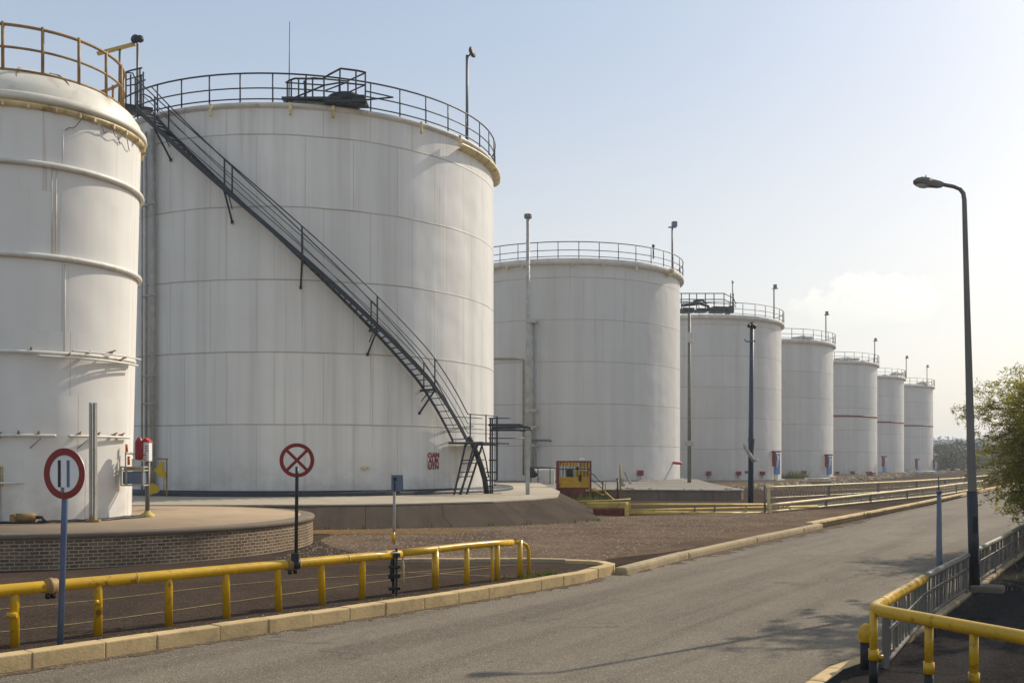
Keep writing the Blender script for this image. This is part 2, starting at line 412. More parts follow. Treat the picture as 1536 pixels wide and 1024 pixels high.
# ------------------------------------------------------------------ ground, road, yard
def sheet(poly, z, name, mat, ngrid=None):
    mb = MB(); mb.add([(p[0], p[1], z) for p in poly], [list(range(len(poly)))])
    return struct(mb, name, mat, origin=(0,0,0))
def densify(pts, step):
    out = []
    for a, b in zip(pts[:-1], pts[1:]):
        a, b = Vector(a[:2]), Vector(b[:2]); n = max(1, int((b-a).length/step))
        for i in range(n): out.append(a.lerp(b, i/n))
    out.append(Vector(pts[-1][:2])); return out
def smooth(pts, it=2):
    for _ in range(it):
        q = [pts[0]]
        for a, b in zip(pts[:-1], pts[1:]):
            a, b = Vector(a[:2]), Vector(b[:2])
            q += [a.lerp(b, .25), a.lerp(b, .75)]
        q.append(pts[-1]); pts = q
    return [Vector(p[:2]) for p in pts]

Lfront = [(-16.5,-4.0), (-4.77,9.27), (-3.52,10.66), (-2.30,12.0), (-.63,13.9), (.62,15.42), (1.2,16.2), (1.45,16.75)]
Lback = [(1.70,17.25), (4.1,21), (8.26,27.6), (11.8,33.2), (18.3,43.3), (23.9,52.4), (40,78), (75,135)]
fence_dir = Vector((.645,1,0)).normalized()
def fx(y): return 4.76+.645*(y-11.5)
Rline = [(-2.9,-1.0), (2.35,8.2), (2.85,9.0), (fx(10.2),10.2), (fx(30),30), (fx(60),60), (fx(120)+2,120)]
g = MB()
ext = [-940,-60,-20,0,20,60,120,940]; yy = [-40,0,40,80,160,400,1600]
vs = [(x,y,-.03) for y in yy for x in ext]; nx = len(ext)
g.add(vs, [[j*nx+i, j*nx+i+1, (j+1)*nx+i+1, (j+1)*nx+i] for j in range(len(yy)-1) for i in range(nx-1)])
struct(g, 'ground', M['soil'], origin=(0,0,0))
sheet([(p[0]-.05,p[1]) for p in Lfront]+[(p[0]-.05,p[1]) for p in Lback]+[(p[0]+.05,p[1]) for p in reversed(Rline)], 0.0, 'road', M['road'])
sheet([(p[0]-.1,p[1]+.05) for p in Lfront]+[(p[0]-.1,p[1]+.05) for p in Lback[:6]]+[(20,60),(8,62),(-45,62),(-45,-4)], .10, 'yard', M['yard'])
sheet([(8,62),(20,60),(11.9,33.3),(18.2,43.4),(23.8,52.5),(39.8,78.2),(74.5,135),(90,160),(80,200),(60,190),(5,100)], .0, 'dirt_ground', M['brown_dirt'])
# gravel beyond the island kerb, with a ragged edge
gp = smooth([(1.5,18.55),(4.0,21.1),(8.0,27.6),(11.5,33.2),(14,38),(9,37),(3.2,35.5),(2.0,29.2),(-1,27.9),(-4.5,26.6),(-4.6,23.2),(-3.4,20.4),(-2.0,18.7),(-.5,18.75)], 2)
sheet([(p.x+random.uniform(-.06,.06), p.y+random.uniform(-.06,.06)) for p in gp], .104, 'gravel_yard', M['gravel'])
mp = smooth([(-5.2,25.2),(-3.2,24.9),(-1.2,25.3),(-.6,26.2),(-1.6,27.0),(-3.6,26.8),(-5.3,26.6)], 2)
sheet([(p.x+random.uniform(-.08,.08), p.y+random.uniform(-.08,.08)) for p in mp], .108, 'dirt_patch', M['mud'])
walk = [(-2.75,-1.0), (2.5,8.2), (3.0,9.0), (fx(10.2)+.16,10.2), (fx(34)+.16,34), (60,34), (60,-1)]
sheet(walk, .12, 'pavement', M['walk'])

def line_on_ground(pts, w, z, name='painted_line'):
    pts = densify(smooth(pts, 2), .25); mb = MB(); vs = []
    for i, p in enumerate(pts):
        t = (pts[min(i+1, len(pts)-1)]-pts[max(i-1, 0)]).normalized(); nrm = Vector((-t.y, t.x))
        ww = w*random.uniform(.75, 1.1)
        vs += [(p.x+nrm.x*ww, p.y+nrm.y*ww, z), (p.x-nrm.x*ww, p.y-nrm.y*ww, z)]
    mb.add(vs, [[2*i, 2*i+1, 2*i+3, 2*i+2] for i in range(len(pts)-1)])
    struct(mb, name, M['line'], origin=(0,0,0))
gp_ = lambda x, y: G(x, y, .1)
line_on_ground([gp_(-40,917), gp_(140,901), gp_(384,872), gp_(586,861), gp_(736,848), gp_(800,846)], .022, .106)
line_on_ground([gp_(-40,952), gp_(150,932), gp_(384,897), gp_(560,873), gp_(646,862), gp_(740,851)], .022, .106)
line_on_ground([gp_(600,858), gp_(690,862), gp_(790,866)], .02, .106)

# kerbs: separate stones laid along a line, one structure object each
def kerb(pts, w, z0, z1, name, mat, stone=1.0, side=1, bev=.014, start=0):
    pts = [Vector(p[:2]) for p in pts]
    L = [0]
    for a, b in zip(pts[:-1], pts[1:]): L.append(L[-1]+(b-a).length)
    def at(s):
        for i in range(len(L)-1):
            if s <= L[i+1] or i == len(L)-2:
                return pts[i].lerp(pts[i+1], (s-L[i])/max(L[i+1]-L[i], 1e-6))
    mb = MB(); s = start
    while s < L[-1]-.05:
        e = min(s+stone*random.uniform(.82, 1.15), L[-1])
        a, b = at(s), at(e); d = (b-a)
        if d.length > .03:
            n = Vector((-d.y, d.x)).normalized()*side*w/2
            j = random.uniform(-.006, .006)
            c0, c1 = a+n+n.normalized()*j, b+n+n.normalized()*j
            dz = random.uniform(-.006, .004); dn = d.normalized()*.002
            h = z1-z0
            mb.bar((c0.x+dn.x, c0.y+dn.y, z0+h/2+dz), (c1.x-dn.x, c1.y-dn.y, z0+h/2+dz+random.uniform(-.004,.004)), w, h, bev)
        s = e
    return struct(mb, name, mat)
kerb(densify(Lfront, .5), .2, -.06, .16, 'kerb', M['kerb'], .66)
tip = smooth([(1.45,16.75),(1.85,17.35),(1.75,17.95),(1.15,18.3),(.2,18.45),(-.9,18.5),(-2.2,18.42)], 2)
kerb(tip[:len(tip)//2+1], .2, -.06, .168, 'kerb', M['kerb'], .3)
kerb(tip[len(tip)//2:], .2, -.06, .172, 'island_kerb', M['kerb_old'], .6)
kerb([(1.98,17.15)]+Lback[1:3]+[(9.0,28.75)], .24, -.06, .13, 'road_kerb', M['kerb_old'], 4.0, 1, .055)
kerb([(8.75,28.9),(11.5,33.2),(18.0,43.3),(23.6,52.4),(39.7,78),(74,134)], .26, -.06, .16, 'far_kerb', M['kerb'], 3.2, 1, .06)
kerb(Rline[:3]+[(fx(9.6)-.1,9.6)], .15, -.06, .13, 'pavement_kerb', M['kerb'], .7, -1, .03)
kerb([(fx(9.6)-.05,9.6),(fx(34)-.02,34)], .11, -.06, .122, 'pavement_kerb', M['kerb_old'], .7, -1, .03)

def dirt_band(pts, off, w, z, name, sgn=1):
    mb = MB(); vs = []
    for i, p in enumerate(pts):
        t_ = (pts[min(i+1,len(pts)-1)]-pts[max(i-1,0)]).normalized(); n_ = Vector((t_.y,-t_.x))*sgn
        a = off+random.uniform(-.01,.01); b_ = off+w*random.uniform(.35,1.25)
        vs += [(p.x+n_.x*a, p.y+n_.y*a, z), (p.x+n_.x*b_, p.y+n_.y*b_, z)]
    mb.add(vs, [[2*i,2*i+1,2*i+3,2*i+2] for i in range(len(pts)-1)]); struct(mb, name, M['dirt'], origin=(0,0,0))
M['dirt'] = asphalt('kerbside_dirt', (.13,.098,.066), (.09,.07,.05), (.19,.145,.095), .9, False, 40)
dirt_band(densify([(-9,4.5)]+Lfront[1:], .12), -.02, .2, .004, 'kerbside_dirt')
dirt_band(densify(Lback[:4], .2), -.03, .42, .004, 'kerbside_dirt')
dirt_band(densify([(p[0]-.2,p[1]+.16) for p in [(-9,4.5)]+Lfront[1:6]], .12), 0, .25, .104, 'verge_dirt', -1)
# grit swept against the kerbs and loose stones on the gravel
def grit(n, sampler, size, z, name, mat):
    mb = MB()
    for _ in range(n):
        x, y = sampler(); s = size*random.uniform(.4, 1.2)
        vs = [(x+s*random.uniform(.6,1.1)*math.cos(a+random.uniform(-.3,.3)), y+s*random.uniform(.6,1.1)*math.sin(a), z) for a in (0,1.57,3.14,4.71)]
        vs.append((x+s*random.uniform(-.3,.3), y+s*random.uniform(-.3,.3), z+s*random.uniform(.3,.6)))
        mb.add(vs, [[0,1,4],[1,2,4],[2,3,4],[3,0,4]])
    return stuff(mb.build(name, mat, origin=(0,0,0), fix=False))
fr = densify([(-9,4.5)]+Lfront[1:], .2)
def s_kerb():
    p = random.choice(fr); d = abs(random.gauss(0, .14))+.03
    return p.x+.75*d+random.uniform(-.15,.15), p.y-.66*d+random.uniform(-.15,.15)
grit(2600, s_kerb, .014, .001, 'loose_grit', M['stones'])
def s_verge():
    p = random.choice(fr); d = .22+abs(random.gauss(0, .14))
    return p.x-.75*d, p.y+.66*d
grit(2200, s_verge, .016, .101, 'verge_grit', M['stones'])
bk = densify(Lback[:5], .25)
def s_back():
    p = random.choice(bk); d = abs(random.gauss(0, .16))+.02
    return p.x+.8*d, p.y-.55*d
grit(1500, s_back, .025, .001, 'kerbside_grit', M['stones'])
def s_grav():
    while True:
        x, y = random.uniform(-4.5, 11), random.uniform(18.8, 36)
        if x < 1.5+(y-18.6)*.6 and x > -4.5 and y < 27.2+max(0, x+1)*1.2: return x, y
grit(6000, s_grav, .028, .104, 'yard_gravel', M['stones'])
fl = [Vector((fx(8.4+i*.2), 8.4+i*.2)) for i in range(90)]
def s_fence():
    p = random.choice(fl); d = .18+abs(random.gauss(0, .1)); return p.x+d, p.y-.3*d
grit(260, s_fence, .012, .121, 'pavement_grit', M['dirt'])

# ------------------------------------------------------------------ storage tanks
def post_mesh(name, h, r, mat, seg=6):
    mb = MB(); mb.tube([(0,0,0),(0,0,h)], r, seg)
    o = mb.build(name, mat, origin=(0,0,0)); me = o.data; bpy.data.objects.remove(o); return me
PM = post_mesh('post', 1.02, .028, M['dark'])
PM1 = post_mesh('post', .98, .034, M['brown_rail'], 8)
def railing(root, C, r, z, n, mat, pm, h=1.02, rr=.024, mids=(.5,.12), a0=0, a1=2*math.pi, seg=96):
    mb = MB(); cl = abs(a1-a0-2*math.pi) < 1e-6
    mb.tube(ring(C, r, z+h, seg, a0, a1), rr*1.25, 6, cl)
    for m in mids: mb.tube(ring(C, r, z+m, seg, a0, a1), rr, 6, cl)
    o = mb.build('railing', mat, root)
    for i in range(n if cl else n+1):
        a = a0+(a1-a0)*(i+.35*cl)/n
        share('post', pm, o, (C[0]+r*math.cos(a), C[1]+r*math.sin(a), z))
    return o
def tank(label, C, R, zb, zt, mat, npost, rimmat, seg=192, band=False, over=.22, rimh=.38, group='white storage tanks in the row'):
    root = thing('storage_tank', (C[0], C[1], zb), label, 'storage tank', group)
    mb = MB()
    nz = 6
    mb.lathe([(R, zb+(zt-rimh+.05-zb)*i/nz) for i in range(nz+1)], (C[0],C[1],0), seg)
    mb.build('shell', mat, root, origin=(C[0],C[1],0), fix=False)
    MB().lathe([(R+.003,zt-rimh),(R+over,zt-rimh+.06),(R+over,zt-.03),(R+over-.03,zt),(R-.4,zt)], (C[0],C[1],0), seg).build('rim', rimmat, root, fix=False)
    MB().lathe([(R-.35,zt-.02),(R*.5,zt+.18),(.02,zt+.35)], (C[0],C[1],0), 64).build('roof', M['roof'], root, fix=False)
    MB().lathe([(R+.30,zb-.2),(R+.30,zb+.05),(R+.22,zb+.09),(R+.001,zb+.09)], (C[0],C[1],0), seg).build('base_ring', M['pad'], root, fix=False)
    if band:
        MB().lathe([(R+.002,6.98),(R+.03,6.98),(R+.03,7.2),(R+.002,7.2)], (C[0],C[1],0), seg).build('painted_band', M['red_dull'], root, fix=False)
    railing(root, C, R+over-.05, zt, npost, M['dark'], PM)
    return root

T1C, T2C = (-10.7,22.0), (-8.8,43.0)
TC = {3:(3.7,70.0), 4:(16.5,91.6), 5:(25.8,106.0), 6:(37.7,126.0), 7:(48.5,145.0), 8:(59.0,160.0)}
ZT = {2:14.5, 3:14.45, 4:14.1, 5:13.8, 6:13.65, 7:13.5, 8:13.35}
ZB2, ZB = .74, .66
T2 = tank('tallest looking white tank with a black spiral stair climbing across its face', T2C, 8.0, ZB2, ZT[2], M['tank'], 44, M['rim'], 256, over=.12, rimh=.18)
LAB = {3:'white tank just right of the tank with the spiral stair, yellow cab at its foot',
       4:'white tank behind the tall blue pole, dark pipework and railings on its roof',
       5:'white tank with a tuft of weeds at its foot, right of the blue pole',
       6:'white tank with a red band, the nearest of the banded ones',
       7:'white tank with a red band, second of the three banded ones',
       8:'smallest looking white tank with a band, at the far end of the row'}
TK = {}
for i in range(3, 9):
    TK[i] = tank(LAB[i], TC[i], 8.0, .56 if i == 3 else .12, ZT[i], M['tank_far'], 40, M['rim'], 160, band=i >= 6, over=.27)

# the pads the tanks stand on
bt = [(-24,27.7),(-5.6,28.4),(-3.3,28.9),(-.58,30.6),(.6,32.2),(1.54,34.3),(1.9,40),(1.5,54),(-24,54)]
bb = [(-24,26.7),(-5.4,27.0),(-3.1,27.4),(.23,28.6),(1.75,29.4),(2.83,30.9),(3.2,39),(2.8,55),(-24,55)]
root = thing('concrete_bund', (-8,40,.1), 'long sloping concrete bund that carries the tank with the spiral stair', 'bund')
MB().prism(bb, .05, .655, bt).build('sloping_face', M['berm_face'], root)
def inset(poly, d):
    c = Vector((sum(p[0] for p in poly)/len(poly), sum(p[1] for p in poly)/len(poly)))
    return [tuple(Vector(p)+(c-Vector(p)).normalized()*d) for p in poly]
MB().prism(inset(bt, -.03), .658, .70).build('top_slab', M['berm_top'], root)
root = thing('concrete_pad', (4,60,.1), 'low grey concrete pad wall under the tank behind the yellow cab', 'pad')
pw = [(1.9,47.2),(9.9,45.6),(10.6,46.0),(10.9,46.9),(11.6,58),(13,70),(9,80),(-3,80),(-6,66),(-2,57)]
MB().prism(pw, 0, .52).build('wall', M['pad_face'], root)
MB().prism(inset(pw, -.06), .522, .575).build('top_slab', M['pad'], root)
root = thing('concrete_terrace', (30,100,0), 'long low concrete terrace under the far row of white tanks', 'terrace')
tp = [(11.9,62),(14.5,62.3),(38,103),(69,153),(78,168),(60,176),(8,92),(11,72)]
MB().prism(tp, -.02, .07).build('wall', M['earth'], root)
MB().prism(inset(tp, -.05), .072, .11).build('top_slab', M['terrace_dirt'], root)

# the small tank at the left, on its round brick plinth
APC, APR = (-9.72,22.0), 5.22
root = thing('brick_plinth', (APC[0],APC[1],.1), 'round brown brick plinth with sandy concrete top under the small tank', 'plinth')
MB().lathe([(APR,.05),(APR,.64)], (APC[0],APC[1],0), 128).build('brick_wall', M['brick'], root, fix=False)
MB().lathe([(APR-.05,.62),(APR+.035,.625),(APR+.04,.70),(APR+.02,.722),(APR-.28,.724)], (APC[0],APC[1],0), 128).build('coping', M['block'], root, fix=False)
MB().lathe([(APR-.27,.60),(APR-.27,.725),(0.01,.725)], (APC[0],APC[1],0), 128).build('top_slab', M['apron'], root, fix=False)
T1 = thing('storage_tank', (T1C[0],T1C[1],.725), 'slim cream tank with raised hoops and ochre roof railing on a brick plinth', 'storage tank')
def r1(z): return 2.14+(2.345-2.14)*(z-.72)/(9.1-.72)
MB().lathe([(r1(z),z) for z in [.725,2,3.3,4.6,6,7.4,9.15]], (T1C[0],T1C[1],0), 160).build('shell', M['tank_small'], T1, origin=(T1C[0],T1C[1],0), fix=False)
MB().lathe([(2.37,9.12),(2.465,9.14),(2.48,9.19),(2.47,9.27),(2.40,9.31),(2.32,9.32)], (T1C[0],T1C[1],0), 160).build('rim', M['roof'], T1, fix=False)
mb = MB(); mb.lathe([(r1(9)+.002,8.99),(2.40,9.01),(2.445,9.06),(2.44,9.10),(2.37,9.118)], (T1C[0],T1C[1],0), 160)
for k in range(34):
    a = 2*math.pi*(k+random.uniform(-.2,.2))/34; mb.box((T1C[0]+2.41*math.cos(a), T1C[1]+2.41*math.sin(a), 9.03), (.1,.05,.1), a, .008)
mb.build('rim_gutter', M['rim_gold'], T1)
MB().lathe([(2.39,9.30),(2.34,9.48),(2.20,9.68),(2.0,9.83),(1.7,10.0),(1.2,10.18),(.5,10.3),(.01,10.32)], (T1C[0],T1C[1],0), 96).build('roof', M['roof'], T1, fix=False)
mb = MB()
for k in range(14):
    a = 2*math.pi*(k+.3)/14
    mb.tube([(T1C[0]+r*math.cos(a), T1C[1]+r*math.sin(a), z+.012) for r, z in [(2.32,9.46),(2.18,9.68),(2.0,9.83),(1.7,10.0),(1.2,10.18)]], .014, 5)
mb.build('roof_seam', M['brown_rail'], T1)
for z in (7.92, 6.08):
    MB().tube(ring(T1C, r1(z)+.045, z, 128), .058, 10, True).build('hoop', M['whitepipe'], T1)
railing(T1, T1C, 1.98, 9.83, 17, M['brown_rail'], PM1, .93, .026, (.48,.03), seg=80)
# pipe runs clipped round the small tank
def pipe_run(z, a0, a1, r, off, name='pipe_run', mat='whitepipe', clips=4, drop=.02):
    mb = MB(); pts = ring(T1C, r1(z)+off, z, 40, R_(a0), R_(a1)); mb.tube(pts, r, 8)
    o = mb.build(name, M[mat], T1)
    for k in range(clips):
        a = R_(a0+(a1-a0)*(k+.5)/clips+random.uniform(-3,3)); p = Vector((math.cos(a), math.sin(a), 0)); q = Vector((T1C[0],T1C[1],z))
        c = MB(); c.box(q+p*(r1(z)+off*.7)+Vector((0,0,.03)), (.09,.05,.07), a, .01); c.tube([q+p*(r1(z)-.01)+Vector((0,0,.03)), q+p*(r1(z)+off+.06)+Vector((0,0,.09))], .014, 6)
        c.build('clip', M['brown_rail'], o)
pipe_run(4.14, -150, 2, .036, .11, clips=6)
pipe_run(4.06, -60, 0, .024, .20, clips=2)
pipe_run(4.20, -45, 2, .016, .24, clips=1)
pipe_run(2.47, -82, -51, .030, .09, clips=3)
pipe_run(2.47, -45, -2, .030, .09, clips=4)
pipe_run(1.52, -150, -66, .022, .07, clips=3)
# hanging wires under the rim and the upright seam bars
mb = MB()
for a, z0, dz, s in ((-38,9.0,-.34,.0),(-33,8.98,-.12,.3),(-24,8.97,-.2,.2),(-15,8.97,-.25,.1)):
    pts = []
    for k in range(9):
        t = k/8; aa = R_(a-9*t*(1 if s == 0 else -1)); rr = r1(8.9)+.12-.1*t
        pts.append((T1C[0]+rr*math.cos(aa), T1C[1]+rr*math.sin(aa), z0+dz*t+.04*math.sin(t*9+a)))
    mb.tube(pts, .009, 5)
for a, z0 in ((-76,2.44),(-58,2.42),(-34,2.42)):
    mb.tube([(T1C[0]+(r1(z0)+.1)*math.cos(R_(a)), T1C[1]+(r1(z0)+.1)*math.sin(R_(a)), z0), (T1C[0]+(r1(2.2)+.02)*math.cos(R_(a-5)), T1C[1]+(r1(2.2)+.02)*math.sin(R_(a-5)), z0-.2)], .009, 5)
mb.build('loose_wire', M['lamp_steel'], T1)
mb = MB()
for a, z0, z1_ in ((-46.5,4.2,5.98),(-53,6.15,7.85),(-51,6.15,7.85),(-48,8.0,8.7)):
    ca, sa = math.cos(R_(a)), math.sin(R_(a))
    mb.tube([(T1C[0]+r1(z0)*ca+.0*ca, T1C[1]+r1(z0)*sa, z0), (T1C[0]+r1(z1_)*ca, T1C[1]+r1(z1_)*sa, z1_)], .012, 6)
mb.build('seam_bar', M['whitepipe'], T1)

# T2: spiral stair, a part of its tank
def helix(a):
    d = a+49.4
    return max(4.87-.1335*d if d < 0 else 4.87-.152*d-.0018*d*d, 2.62)
stair = MB(); A0, A1 = -121.0, -36.5; NS = 90
def hp(a, r, dz=0): return (T2C[0]+r*math.cos(R_(a)), T2C[1]+r*math.sin(R_(a)), helix(a)+dz)
angs = [A0+(A1-A0)*i/NS for i in range(NS+1)]
def flat_helix(mb, r, dz, w, h):
    vs, fs = [], []
    for a in angs:
        for rr, zz in ((r-w/2,dz-h/2),(r+w/2,dz-h/2),(r+w/2,dz+h/2),(r-w/2,dz+h/2)): vs.append(hp(a, rr, zz))
    for i in range(NS):
        for k in range(4): fs.append([4*i+k, 4*i+(k+1) % 4, 4*i+4+(k+1) % 4, 4*i+4+k])
    mb.add(vs, fs, False)
flat_helix(stair, 8.86, .04, .05, .20)
ST = stair.build('spiral_stair', M['dark'], T2)
mb = MB(); flat_helix(mb, 8.14, .05, .04, .14); mb.build('stringer', M['dark'], ST)
mb = MB(); nst = 62
for i in range(nst):
    a = A0+(A1-A0)*(i+.5)/nst
    mb.box(hp(a, 8.5, .02), (.68,.09,.025), R_(a))
mb.build('tread', M['dark'], ST)
hr = MB()
for r, dz, rr in ((8.86,1.08,.022),(8.86,.72,.014),(8.86,.36,.014),(8.2,1.0,.022),(8.2,.55,.013)):
    hr.tube([hp(a, r, dz) for a in angs+[-34,-31,-28,-25,-22]], rr, 6)
hr.build('handrail', M['dark'], ST)
for a in (-115,-97.0,-79.8,-62.8,-47.6):
    m = MB(); m.bar(hp(a,8.86,-.08), hp(a,8.86,1.08), .05,.05); m.build('post', M['dark'], ST)
    m = MB(); m.bar(hp(a,8.2,0), hp(a,8.2,1.0), .045,.045); m.build('post', M['dark'], ST)
    m = MB(); m.bar(hp(a,8.9,-.05), hp(a,8.0,-.05), .06,.08)
    m.tube([hp(a,8.84,-.1), hp(a-.2,8.45,-.5), hp(a-.5,8.04,-.95)], .036, 6)
    m.tube([hp(a,8.5,-.1), hp(a-.3,8.1,-.5)], .02, 6); m.box(hp(a-.5,8.03,-.97), (.05,.09,.1), R_(a))
    m.build('bracket', M['dark'], ST)
for a in (-35.5,-28.5,-22.2):
    m = MB(); m.bar(hp(a,8.86,-.02), hp(a,8.86,1.1), .05,.05); m.build('post', M['dark'], ST)
# stair foot: landing, leaning legs
pl = MB()
LZ = 2.64
for r0, r1_ in ((8.1,8.95),):
    vs = [(T2C[0]+r*math.cos(R_(a)), T2C[1]+r*math.sin(R_(a)), LZ) for a in (-37.8,-32,-27,-21) for r in (8.06,9.3)]
    pl.plate([vs[0],vs[1],vs[3],vs[5],vs[7],vs[6],vs[4],vs[2]], (0,0,-1), .07)
pl.build('landing', M['dark'], ST)
lg = MB(); D0 = 36.6
for (xa, xb, da) in ((698,681,0),(711,691,.1),(716,689.5,.5),(723,700,.5)):
    t, b = P(xa,668,D0+da), P(xb,745,D0+da-.6); b.z = .70
    lg.bar(t, b, .055,.055)
for ya, xa, xb in ((690,695,718),(695,694,716),(708,690,712),(715,688,709)):
    lg.bar(P(xa,ya,D0-.25), P(xb,ya-1,D0+.25), .035,.035)
lg.tube([P(697,670,D0), P(700,665,D0), P(706,664,D0), P(724,664,D0+.4)], .05, 8)
lg.build('leaning_support', M['dark'], ST)
cv = MB()
cv.tube([P(703,655,36.9), P(709,666,37.0), P(716,683,37.1), P(722,700,37.2), P(727,718,37.3), P(730,740,37.3)], [.09,.09,.10,.10,.10,.10], 6)
cv.tube([P(722,664,37.4), P(729,690,37.6), P(733,716,37.6)], .03, 6)
for y_, x_ in ((678,715),(690,719),(703,723),(716,727),(729,729)): cv.bar(P(x_,y_,37.2), P(x_+8,y_-1,37.6), .03, .03)
cv.build('lower_stringer', M['dark'], ST)

# other fittings of T2
mb = MB()
for px, r, d in ((229,.10,.16),(219,.05,.12),(213,.035,.2)):
    x, y = hit(T2C, 8.0+d, px); mb.tube([(x,y,.75),(x,y,13.9)], r, 8)
dp = mb.build('downpipe', M['greypipe'], T2)
for z in (4.0,5.0,7.9,11.2):
    c = MB(); x, y = hit(T2C, 8.15, 212); x2, y2 = hit(T2C, 8.3, 232); c.bar((x,y,z),(x2,y2,z), .05,.05); c.build('pipe_bracket', M['greypipe'], dp)
mb = MB(); x, y = hit(T2C, 8.0, 549); mb.tube([(x,y+.05,1.66),(x,y-.18,1.66)], .05, 8); mb.box((x+.09,y-.2,1.68), (.1,.08,.1), 0, .01); mb.box((x-.1,y-.1,1.67),(.12,.06,.09),0,.01)
mb.build('outlet', M['rim_gold'], T2)
mb = MB(); mb.lathe([(8.85,.70),(8.85,.80),(8.80,.83),(8.30,.84),(8.28,.88),(8.1,.88)], (T2C[0],T2C[1],0), 160)
mb.build('base_kerb', M['dark'], T2, fix=False)
# gold bracket walkway under the right end of the rim
mb = MB(); mb.lathe([(8.003,13.95),(8.15,13.98),(8.30,14.1),(8.31,14.16),(8.22,14.18)], (T2C[0],T2C[1],0), 24, R_(-34), R_(6))
mb.build('rim_gutter', M['rim_gold'], T2)
mb = MB()
for px in (316,436,500,632,690):
    x, y = hit(T2C, 8.26, px); mb.box((x,y-.02,14.22), (.1,.1,.42), 0, .01)
mb.build('rim_bracket', M['rim_gold'], T2)
# roof platform with stepped railing and dark hatch at the top of T2
rf = MB(); Dn, Df = 35.05, 36.6
def q(px, py, D=Dn): return P(px, py, D)
rf.tube([q(430,124),q(434,121),q(442,118),q(484,118.5),q(494,112),q(511,103),q(535,106),q(549,109)], .035, 6)
rf.tube([q(455,124,Df),q(460,119,Df),q(470,117,Df),q(521,122,Df),q(549,109,Df-.6)], .03, 6)
rf.tube([q(441,147),q(487,128),q(511,124),q(549,128)], .03, 6)
rf.tube([q(428,124),q(487,128)], .025, 6); rf.tube([q(488,136),q(520,124)], .025, 6); rf.tube([q(520,140),q(549,127)], .025, 6)
rf.tube([q(549,150),q(590,146)], .03, 6); rf.tube([q(549,137),q(590,146)], .025, 6)
for px, a, b in ((431,123,154),(437,119,154),(448,118,154),(457,122,152),(469,118,154),(486,116,155),(510,103,157),(522,122,156),(534,106,158),(548,109,159)):
    rf.bar(q(px,a), q(px,b), .055 if px > 480 else .04, .05)
rf.box(q(470,152,35.3), (2.1,.7,.08)); rf.box(q(520,156,35.3), (1.5,.7,.08))
RP = rf.build('roof_platform', M['dark'], T2)
mb = MB(); mb.lathe([(.62,0),(.66,.04),(.64,.22),(.5,.30),(.2,.36),(.01,.37)], tuple(q(519,157,35.6)), 24); mb.box(q(538,151,35.2), (.42,.4,.3), .1, .03)
mb.build('hatch', M['black'], RP)
# landing and cage at the head of the stair
mb = MB()
mb.box(P(203,166,36.6), (1.1,.9,.12), .5)
for px, a, b, D in ((189,108,160,36.9),(196,112,160,36.2),(203,118,160,36.9),(210,103,165,36.4),(215,108,160,36.0),(212,112,162,36.2)):
    mb.bar(P(px,a,D), P(px,b,D), .045,.045)
mb.tube([P(187,109,37.0),P(196,106,36.6),P(213,102,36.3)], .03, 6); mb.tube([P(189,109,37),P(199,110,36.5),P(203,118,36.3)], .026, 6)
mb.tube([P(189,129,37),P(203,127,36.6),P(218,120,36.2)], .026, 6); mb.tube([P(189,120,37),P(203,116,36.6),P(214,113,36.2)], .022, 6)
mb.tube([P(215,141,36.1),P(225,146,36),P(235,156,36)], .028, 6)
mb.build('stair_head_cage', M['dark'], T2)
# red stencilled characters on the shell of T2 (three short rows)
def lettering(rows, x, y, z, size, ang, parent, mat, name='lettering'):
    mb = MB()
    for k, row in enumerate(rows):
        cu = bpy.data.curves.new('letters', 'FONT'); cu.body = row; cu.size = size; cu.align_x = 'CENTER'; cu.extrude = .008; cu.offset = .012*size/.3; cu.space_character = 1.0
        ob = bpy.data.objects.new('letters', cu); COL.objects.link(ob)
        dg = bpy.context.evaluated_depsgraph_get(); me = bpy.data.meshes.new_from_object(ob.evaluated_get(dg))
        Mx = Matrix.Translation((x,y,z-k*size*.82)) @ Matrix.Rotation(ang, 4, 'Z') @ Matrix.Rotation(R_(90), 4, 'X')
        mb.add([Mx @ v.co for v in me.vertices], [list(p.vertices) for p in me.polygons])
        bpy.data.objects.remove(ob); bpy.data.curves.remove(cu); bpy.data.meshes.remove(me)
    return mb.build(name, mat, parent)
x, y = hit(T2C, 8.02, 650); ang = math.atan2(y-T2C[1], x-T2C[0])+math.pi/2
pt = MB(); pt.box((x,y,zat(691,y)), (.58,.02,.5), ang); LP = pt.build('letter_panel', M['rim'], T2)
nx_, ny_ = math.cos(ang-math.pi/2)*.014, math.sin(ang-math.pi/2)*.014
lettering(['OAN','AUR','UTN'], x+nx_, y+ny_, zat(686,y), .26, ang, LP, M['red_deep'])

